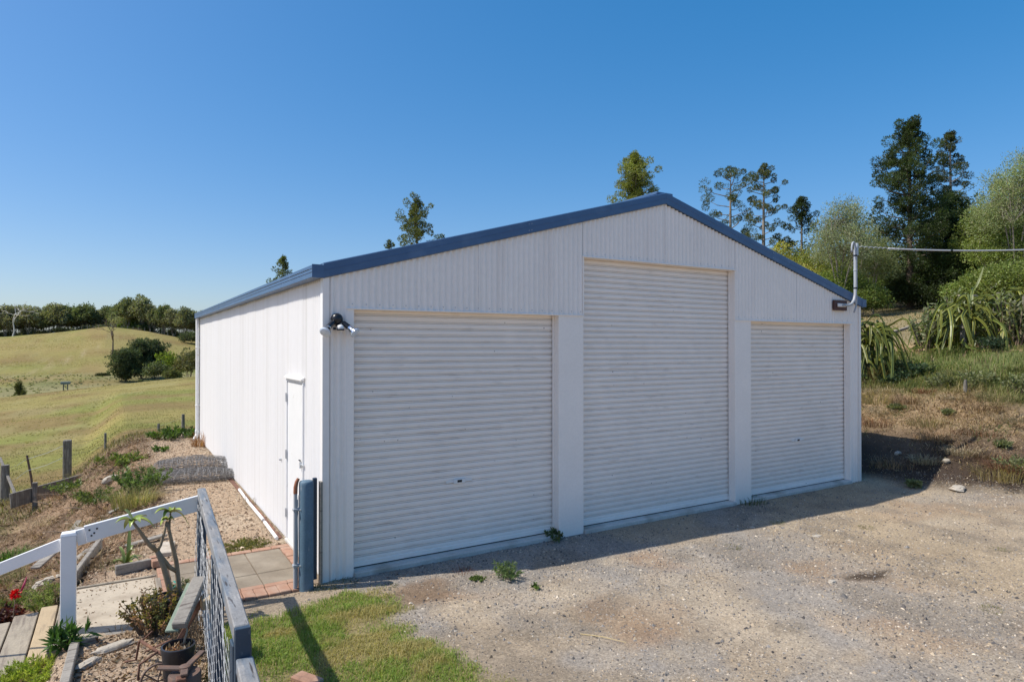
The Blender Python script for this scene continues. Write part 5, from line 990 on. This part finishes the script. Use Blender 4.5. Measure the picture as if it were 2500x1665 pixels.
ctr = Vector((-1.60, -1.66, .13)); an = np.linspace(0, 2 * math.pi, 25)
wl = MB().tube([ctr + Vector((.105 * math.cos(a), .03 * math.sin(a * 1) , .105 * math.sin(a))) for a in an], .008, 6, False).build('wheel', M['rust_dark'], im, True)
for k in range(5): a = k * 1.2566; MB().tube([ctr, ctr + Vector((.103 * math.cos(a), .03 * math.sin(a), .103 * math.sin(a)))], .005, 5).build('spoke', M['rust_dark'], wl)
def rod(pts, r_=.009, m='rust'): MB().tube([Vector(at(*q)) for q in pts], r_, 6).build('rod', M[m], im, True)
rod([(305, 1615, .02), (332, 1610, .03), (340, 1565, .16), (350, 1560, .2)]); rod([(337, 1660, .02), (340, 1622, .10), (385, 1590, .18)]); rod([(345, 1565, .2), (400, 1600, .12), (430, 1590, .14)], .012); rod([(355, 1590, .08), (420, 1560, .3)], .007); rod([(372, 1540, .2), (340, 1570, .1)], .006)
db = herb('tangled dry bush with yellowing leaves beside the landing', (-1.54, -.42, 0), .42, .28, 100, 22, .035, .02, [(.26, .21, .05), (.20, .17, .05), (.14, .11, .06), (.10, .12, .05), (.30, .17, .10)], 360, 'dry_bush', 'shrub', mt='leaf_dull', up=.2)
herb('dry brown twiggy bush under the blue fence', (-1.34, -1.0, 0), .34, .22, 70, 8, .05, .006, [(.22, .15, .09), (.16, .11, .07)], 361, 'dry_bush', 'shrub', mt='straw', up=.6); tuft('dry straw-coloured grass at the foot of the blue fence', (-1.33, -1.85, 0), .20, .22, 320, [(.34, .28, .12), (.24, .22, .08), (.20, .13, .07)], 362, 'grass_clump', 'grass', (.3, 1.6), .006)
herb('small grey-green herb growing by the frangipani', (-1.30, .42, 0), .20, .12, 16, 24, .026, .016, [(.13, .15, .075), (.09, .11, .05)], 363, 'shrub', 'shrub')
MB().tube([(0, 0, 0), (.05, .02, .03), (.02, .06, .05), (.08, .07, .03), (.05, .1, .02)], .006, 5).build('green_twine', M['rope_green'], None, True, loc=(-1.40, .12, .16)); tag(bpy.data.objects['green_twine'], 'scrap of green twine in the dry bush', 'twine')
def rock(lab, loc, sx, sy, sz, seed, rz=0, m='rock', group=None):
    rng = np.random.default_rng(seed); n = 12; mk = 7; vs = []; fs = []
    for j in range(mk):
        ph = math.pi * (j + .5) / mk - math.pi / 2
        for i in range(n):
            th = 2 * math.pi * i / n; k = 1 + rng.normal() * .13; cx_ = abs(math.cos(th)) ** .7 * np.sign(math.cos(th)); sy_ = abs(math.sin(th)) ** .7 * np.sign(math.sin(th)); vs.append((sx * cx_ * math.cos(ph) ** .5 * k, sy * sy_ * math.cos(ph) ** .5 * k, sz * math.sin(ph) * (1 + rng.normal() * .06)))
    fs = [(j * n + i, j * n + (i + 1) % n, (j + 1) * n + (i + 1) % n, (j + 1) * n + i) for j in range(mk - 1) for i in range(n)] + [tuple(range(n))[::-1], tuple((mk - 1) * n + i for i in range(n))]
    o = MB().add(vs, fs).build('rock', M[m], None, False, loc); o.rotation_euler = (0, 0, rz); return tag(o, lab, 'rock', group)
rock('long pale flat rock in front of the landing', (-1.86, -.60, .01), .16, .055, .03, 1, .35); rock('pale rock slab left of the long flat rock', (-2.03, -.82, .01), .10, .045, .03, 2, .75); rock('whitish flat stone beside the black pot', (-1.36, -.98, .01), .10, .07, .025, 3, .2)
rock('pale stone half buried beside the leaning timber', (-2.55, 2.55, float(hz(-2.55, 2.55)) + .02), .14, .06, .05, 4, .6); rock('grey stone on the slope left of the white post', (-2.45, 2.1, float(hz(-2.45, 2.1)) + .02), .10, .06, .05, 5, .3); rock('weathered stump stone behind the white rail', (-2.02, 4.0, float(hz(-2.02, 4.0)) + .03), .10, .08, .09, 6)
rock('pale broken log among the weeds on the slope', (-1.95, 8.2, float(hz(-1.95, 8.2)) + .05), .22, .07, .08, 7, 1.0); rock('flat brown rock at the foot of the bank', gp(2340, 1193), .16, .10, .05, 8, .2); rock('upright grey stump on the green part of the bank', (*gp(2357, 960)[:2], gp(2357, 960)[2] + .12), .035, .03, .16, 9, 0, 'old_post'); rock('white stone in the shaded part of the bank', gp(2192, 1108), .07, .05, .05, 10)
rock('pale stone at the tip of the cable shadow', gp(2310, 1125), .12, .06, .04, 11, .3); rock('dark stone alone in the middle of the driveway', gp(2032, 1422), .045, .03, .025, 12); rock('white pebble near the shadow edge', gp(1836, 1289), .035, .025, .02, 13); rock('pale flat stone right of the shadow on the driveway', gp(1995, 1309), .07, .04, .012, 14, .1)
rg = random.Random(9)
for i in range(9): 
    px, py = rg.uniform(100, 330), rg.uniform(1195, 1330); p = gp(px, py); L = rg.uniform(.3, .7); a = rg.uniform(0, 3.1); o = MB().tube([(0, 0, .01), (L * .5 * math.cos(a), L * .5 * math.sin(a), .05), (L * math.cos(a), L * math.sin(a), .05)], [.012, .010, .006], 5).build('fallen_stick', M['timber'] if i % 2 else M['twig'], None, True, p); tag(o, 'dry fallen stick lying in the litter on the garden slope', 'stick', 'fallen sticks on the garden slope')

# ------------------------------------------------------------------ top of the bank: dragon fruit, shrubs, rails
DF = leafmat('dragonfruit', .4, .15, .4)
def dragon(lab, loc, H, R_, n, seed, zlo=.35):
    o = thing('dragon_fruit', lab, 'plant', loc); rg = random.Random(seed); MB().bbox((-.06, -.06, -.3), (.06, .06, H * .78), .01).build('stake', M['old_post'], o)
    for i in range(n):
        az = rg.uniform(0, 6.28); L = R_ * rg.uniform(.7, 1.35); z0 = H * rg.uniform(.2, .95); jx, jy = rg.gauss(0, .22) * R_, rg.gauss(0, .22) * R_; L *= rg.choice((.5, .8, 1, 1, 1.25)); up = rg.uniform(-.3, .8) * (.4 if i % 4 else 1.5); dr = rg.uniform(.2, 2.2); d = Vector((math.cos(az), math.sin(az), 0)); s = Vector((-math.sin(az), math.cos(az), 0)); V = []; C_ = []; F = []
        wob = rg.uniform(-.22, .22); kk = rg.uniform(2, 5); m_ = 9; gcol = np.array((.075, .11, .028)) * rg.uniform(.7, 1.3); ycol = np.array((.40, .36, .045)) * rg.uniform(.6, 1.1); ye = rg.uniform(.1, 1.0) ** 1.3
        for k in range(m_ + 1):
            t = k / m_; hgt = z0 + L * (up * t * 1.3 - dr * t * t); q = d * (.06 + L * (t - .28 * t * t)) + s * (wob * L * math.sin(t * kk)) + Vector((jx, jy, max(hgt + .10 * L * math.sin(t * kk * 1.7 + az), .05 + .1 * (1 - t)))); w_ = .034 * (1 - .7 * t ** 4) * (1 + .12 * (k % 2))
            for off, cc in ((s * w_ + Vector((0, 0, -.3 * w_)), ycol * ye + gcol * (1 - ye)), (Vector((0, 0, .0)), gcol), (-s * w_ + Vector((0, 0, -.3 * w_)), ycol * ye + gcol * (1 - ye)), (Vector((0, 0, w_)) + d * w_ * .3, (gcol + ycol * ye) / 1.6)): V.append(q + off); C_.append(cc)
        for k in range(m_):
            a = 4 * k; b = a + 4; F += [(a, a + 1, b + 1, b), (a + 1, a + 2, b + 2, b + 1), (a + 1, a + 3, b + 3, b + 1)]
        me = bpy.data.meshes.new('stem'); me.from_pydata([tuple(v) for v in V], [], F); me.update(); setcol(me, np.array(C_)); link('stem', me, DF, o)
    return o
def bankpt(px, py, dp): p = far(px, py, dp); return (p[0], p[1], float(hz(p[0], p[1])) - .02)
dragon('arching dragon fruit plant right behind the shed corner', bankpt(2118, 860, 16.3), 1.55, .85, 110, 401); dragon('yellowing dragon fruit plant in the middle of the bank top', bankpt(2352, 850, 16.5), 1.5, .85, 96, 402); dragon('dragon fruit plant at the right edge of the picture', bankpt(2505, 840, 17), 1.65, .85, 76, 403)
TB = [(.20, .23, .11), (.16, .20, .085), (.24, .26, .14)]
for px, dp, h_, r_, lab, sd in ((2268, 17.2, 1.55, .45, 'tall pale-leaved shrub left of the middle dragon fruit', 411), (2405, 17.5, 1.6, .5, 'pale-leaved shrub right of the middle dragon fruit', 412), (2465, 16.8, 1.7, .5, 'large pale-leaved shrub near the right edge', 413), (2325, 18.5, 1.7, .5, 'pale-leaved shrub behind the middle dragon fruit', 414)):
    herb(lab, bankpt(px, 850, dp), h_, r_, 16, 34, .17, .06, TB, sd, 'tobacco_shrub', 'shrub', up=.2)
for px, py, h_, r_, lab, sd in ((2250, 868, .32, .32, 'low blue-green bush between the dragon fruit plants', 421), (2205, 868, .35, .25, 'low dark bush beside the first dragon fruit plant', 422), (2425, 850, .5, .4, 'dark green bush below the pale shrubs', 423), (2170, 872, .3, .3, 'small bush at the foot of the first dragon fruit plant', 424)):
    herb(lab, bankpt(px, py, 15.6), h_, r_, 40, 26, .07, .035, [(.05, .085, .045), (.075, .11, .05)], sd, 'shrub', 'shrub')
for px, py, h_, r_, lab, sd in ((2180, 905, .35, .4, 'leafy weed high on the green part of the bank', 431), (2300, 945, .35, .35, 'dark green weed in the middle of the bank', 432), (2390, 940, .35, .4, 'broad green weed right of the stump', 433), (2490, 960, .5, .3, 'large-leaved weed at the right edge of the bank', 434), (2190, 1000, .10, .2, 'small weed above the shadow on the bank', 435), (2315, 1010, .07, .10, 'tiny green weed in the dry litter', 436), (2450, 1090, .08, .12, 'small green weed low on the right of the bank', 437), (2490, 1160, .4, .35, 'green bush at the foot of the bank near the right edge', 438), (2230, 1190, .12, .1, 'small green weed at the edge of the shade', 439)):
    p = gp(px, py); herb(lab, p, h_, r_, 26, 24, .08, .028, [(.19, .215, .10), (.23, .24, .12)], sd, up=.9)
for px, py, h_, lab, sd in ((2125, 930, .55, 'tall tan dry grass beside the shed corner', 441), (2130, 985, .4, 'lower clump of tan dry grass beside the shed', 442), (2440, 1170, .35, 'pale dry grass clump at the foot of the bank', 443), (2270, 1040, .25, 'bleached dry grass clump above the shadow', 444)):
    p = gp(px, py); tuft(lab, p, h_, .40, 260, [(.40, .31, .15), (.32, .24, .12), (.45, .37, .20)], sd, 'grass_clump', 'grass', (.2, 1.0), .010)
rl_ = thing('rail_fence', 'old grey split-rail fence on the field behind the dragon fruit plants', 'fence', (0, 0, 0))
def rp(px, py, dp): return Vector(far(px, py, dp))
for a, b in (((2168, 815, 17.5), (2268, 784, 20)), ((2262, 786, 20), (2395, 745, 23)), ((2340, 722, 24), (2440, 722, 26)), ((2395, 745, 23), (2520, 735, 25))): MB().beam(rp(*a), rp(*b), .09, .07, .01).build('rail', M['timber'], rl_)
for px, py, dp in ((2172, 812, 17.6), (2266, 782, 20), (2395, 740, 23), (2438, 718, 26)): p = rp(px, py, dp); MB().bbox((p.x - .06, p.y - .06, float(hz(p.x, p.y)) - .3), (p.x + .06, p.y + .06, p.z + .06), .01).build('post', M['old_post'], rl_)
# extra dry weeds and rubbish over the garden slope
rg = random.Random(21); DRYW = [[(.34, .24, .13), (.25, .16, .09)], [(.22, .13, .07), (.30, .19, .11)], [(.42, .33, .19), (.30, .22, .12)], [(.17, .17, .07), (.28, .22, .11)]]
for i, (px, py, h_, r_, kk, lab) in enumerate(((70, 1235, .22, .30, 1, 'brown dead weed patch near the retaining board'), (150, 1215, .25, .35, 1, 'reddish dead grass clump right of the retaining board'), (215, 1205, .22, .3, 2, 'straw-coloured clump under the wire rolls end'), (260, 1250, .18, .28, 1, 'brown matted grass above the white rail'), (130, 1275, .16, .3, 2, 'pale matted straw above the left handrail'),
        (95, 1310, .15, .25, 0, 'tan dry tuft above the lower handrail'), (215, 1290, .16, .22, 3, 'greenish dry tuft just above the white rail'), (300, 1300, .12, .2, 0, 'dry tuft under the middle of the white rail'), (250, 1330, .14, .2, 1, 'dark dead weed behind the frangipani'), (60, 1400, .18, .2, 3, 'olive weed tuft below the lower handrail'), (120, 1390, .14, .2, 1, 'brown weed tuft just left of the white post'), (20, 1430, .16, .2, 1, 'brown weed tuft at the left edge above the red flower'), (365, 1215, .16, .2, 2, 'straw tuft between the green shrub and the gravel'), (300, 1130, .3, .35, 1, 'brown dead grass above the wire rolls'), (385, 1070, .25, .5, 1, 'reddish dead grass on the slope behind the gravel end'))):
    p = gp(px, py); tuft(lab, p, h_, r_, 190, DRYW[kk], 500 + i, 'grass_clump', 'grass', (.6, 2.2), .007, mt='straw')

def bed_debris():
    rng = np.random.default_rng(33); n = 2600; x = rng.uniform(-2.15, -1.1, n); y = rng.uniform(-2.6, -.32, n); z = hz(x, y)
    V, c = leafsoup(np.stack([x, y, z + rng.uniform(.0, .012, n)], 1), np.stack([rng.normal(size=n), rng.normal(size=n), rng.uniform(-.1, .5, n)], 1), rng.uniform(.015, .06, n), rng.uniform(.006, .022, n), pal(rng, n, [(.40, .29, .19), (.24, .15, .09), (.13, .085, .055), (.52, .43, .31)], [3, 3, 2, 1], .2), rng)
    tag(soup('bed_litter', V, 4, c, M['straw']), 'bark chips and dead leaves on the bed in front of the landing', 'litter', kind='stuff')
    n = 9000; x = rng.uniform(-6, -1.2, n); y = rng.uniform(1.1, 13, n); k = (rng.uniform(0, 1, n) < sm(-.2, .15, leftedge(y) - x) * (.2 + .8 * sm(.4, .58, fbm(x, y, .7, 4, 51)))); x, y = x[k], y[k]; z = hz(x, y); k = inview(x, y, z); x, y, z = x[k], y[k], z[k]; n = len(x)
    V, c = leafsoup(np.stack([x, y, z + rng.uniform(.0, .03, n)], 1), np.stack([rng.normal(size=n), rng.normal(size=n), rng.uniform(-.1, .6, n)], 1), rng.uniform(.04, .15, n), rng.uniform(.012, .04, n), pal(rng, n, [(.34, .23, .14), (.17, .105, .065), (.09, .06, .042), (.46, .36, .25)], [3, 3, 3, 1], .2), rng)
    tag(soup('bark_mulch', V, 4, c, M['straw']), 'broken bark mulch on the garden slope', 'litter', kind='stuff')
bed_debris()

rng = np.random.default_rng(44); rg = random.Random(44); kinds = ['bleached', 'brown', 'reddish brown', 'greenish']
spots = [(2160, 1010), (2215, 985), (2260, 960), (2330, 975), (2400, 1000), (2440, 980), (2480, 1030), (2290, 1075), (2380, 1060), (2350, 1110), (2420, 1120), (2460, 1150), (2150, 960), (2230, 930), (2350, 915), (2440, 925), (2490, 905), (2130, 1040), (2260, 1130), (2180, 1140)]
where = ['above the left end of the bank shadow', 'left of the bank centre', 'high in the bank centre', 'left of the stump', 'right of the stump', 'below the broad green weed', 'at the right edge of the bank', 'over the tip of the bank shadow', 'beside the cable shadow', 'just under the cable shadow', 'low on the right of the bank', 'above the pale clump at the bank foot', 'close to the shed corner', 'in the green strip near the shed', 'in the middle of the green strip', 'in the green strip towards the right', 'at the right end of the green strip', 'at the edge of the shadow by the shed', 'inside the bank shadow', 'deep in the bank shadow by the shed']
cols = [[(.50, .41, .27), (.40, .31, .19)], [(.26, .17, .10), (.34, .23, .14)], [(.30, .155, .085), (.22, .12, .07)], [(.24, .25, .10), (.32, .29, .14)]]
for i, ((px, py), wh_) in enumerate(zip(spots, where)):
    k = 3 if 'green' in wh_ else i % 3
    tuft('%s dry weed clump %s' % (kinds[k], wh_), gp(px, py), rg.uniform(.14, .32), rg.uniform(.25, .45), 240, cols[k], 600 + i, 'dry_weed', 'weed', (.3, 1.6), .009, mt='straw')

dragon('dragon fruit plant between the middle one and the right edge', bankpt(2432, 846, 17.2), 1.5, .8, 70, 404); dragon('small dragon fruit plant left of the middle one', bankpt(2296, 852, 17.4), 1.2, .6, 44, 405)
rg = random.Random(71)
for i, (px, py, h_, lab) in enumerate(((215, 1395, .22, 'bare dead stalks behind the white post'), (255, 1375, .20, 'bare dead stalks in the leaning timber bed'), (330, 1350, .18, 'bare twigs beside the strap-leaved plant'), (455, 1480, .30, 'bare brown twigs against the blue fence post'), (470, 1540, .26, 'tangle of dry twigs under the timber block'), (370, 1510, .20, 'dry twigs at the edge of the landing'), (300, 1545, .10, 'sparse dry stalks on the chips before the landing'), (250, 1620, .10, 'sparse dry stalks near the pale rocks'), (490, 1620, .24, 'dry stalks between the pot and the blue fence'))):
    p = gp(px, py); tuft(lab, (p[0], p[1], p[2]), h_, .12, 46, [(.30, .20, .12), (.20, .13, .08), (.40, .30, .19)], 700 + i, 'dead_stalks', 'weed', (.2, 1.3), .005, mt='straw')
for i, (x, y, rz, L, lab) in enumerate(((-1.75, 2.35, .5, .5, 'short grey board lying behind the bed edging'), (-2.35, 3.1, 1.1, .7, 'grey board lying on the slope behind the handrail post'), (-1.95, 5.2, .3, .6, 'grey board half covered by dry grass above the white rail'), (-2.6, 5.6, 1.3, .8, 'long grey board lying on the upper slope'))):
    z = float(hz(x, y)); log('board_offcut', lab, (x, y, z + .03), (x + L * math.cos(rz), y + L * math.sin(rz), float(hz(x + L * math.cos(rz), y + L * math.sin(rz))) + .05), .09, .03)
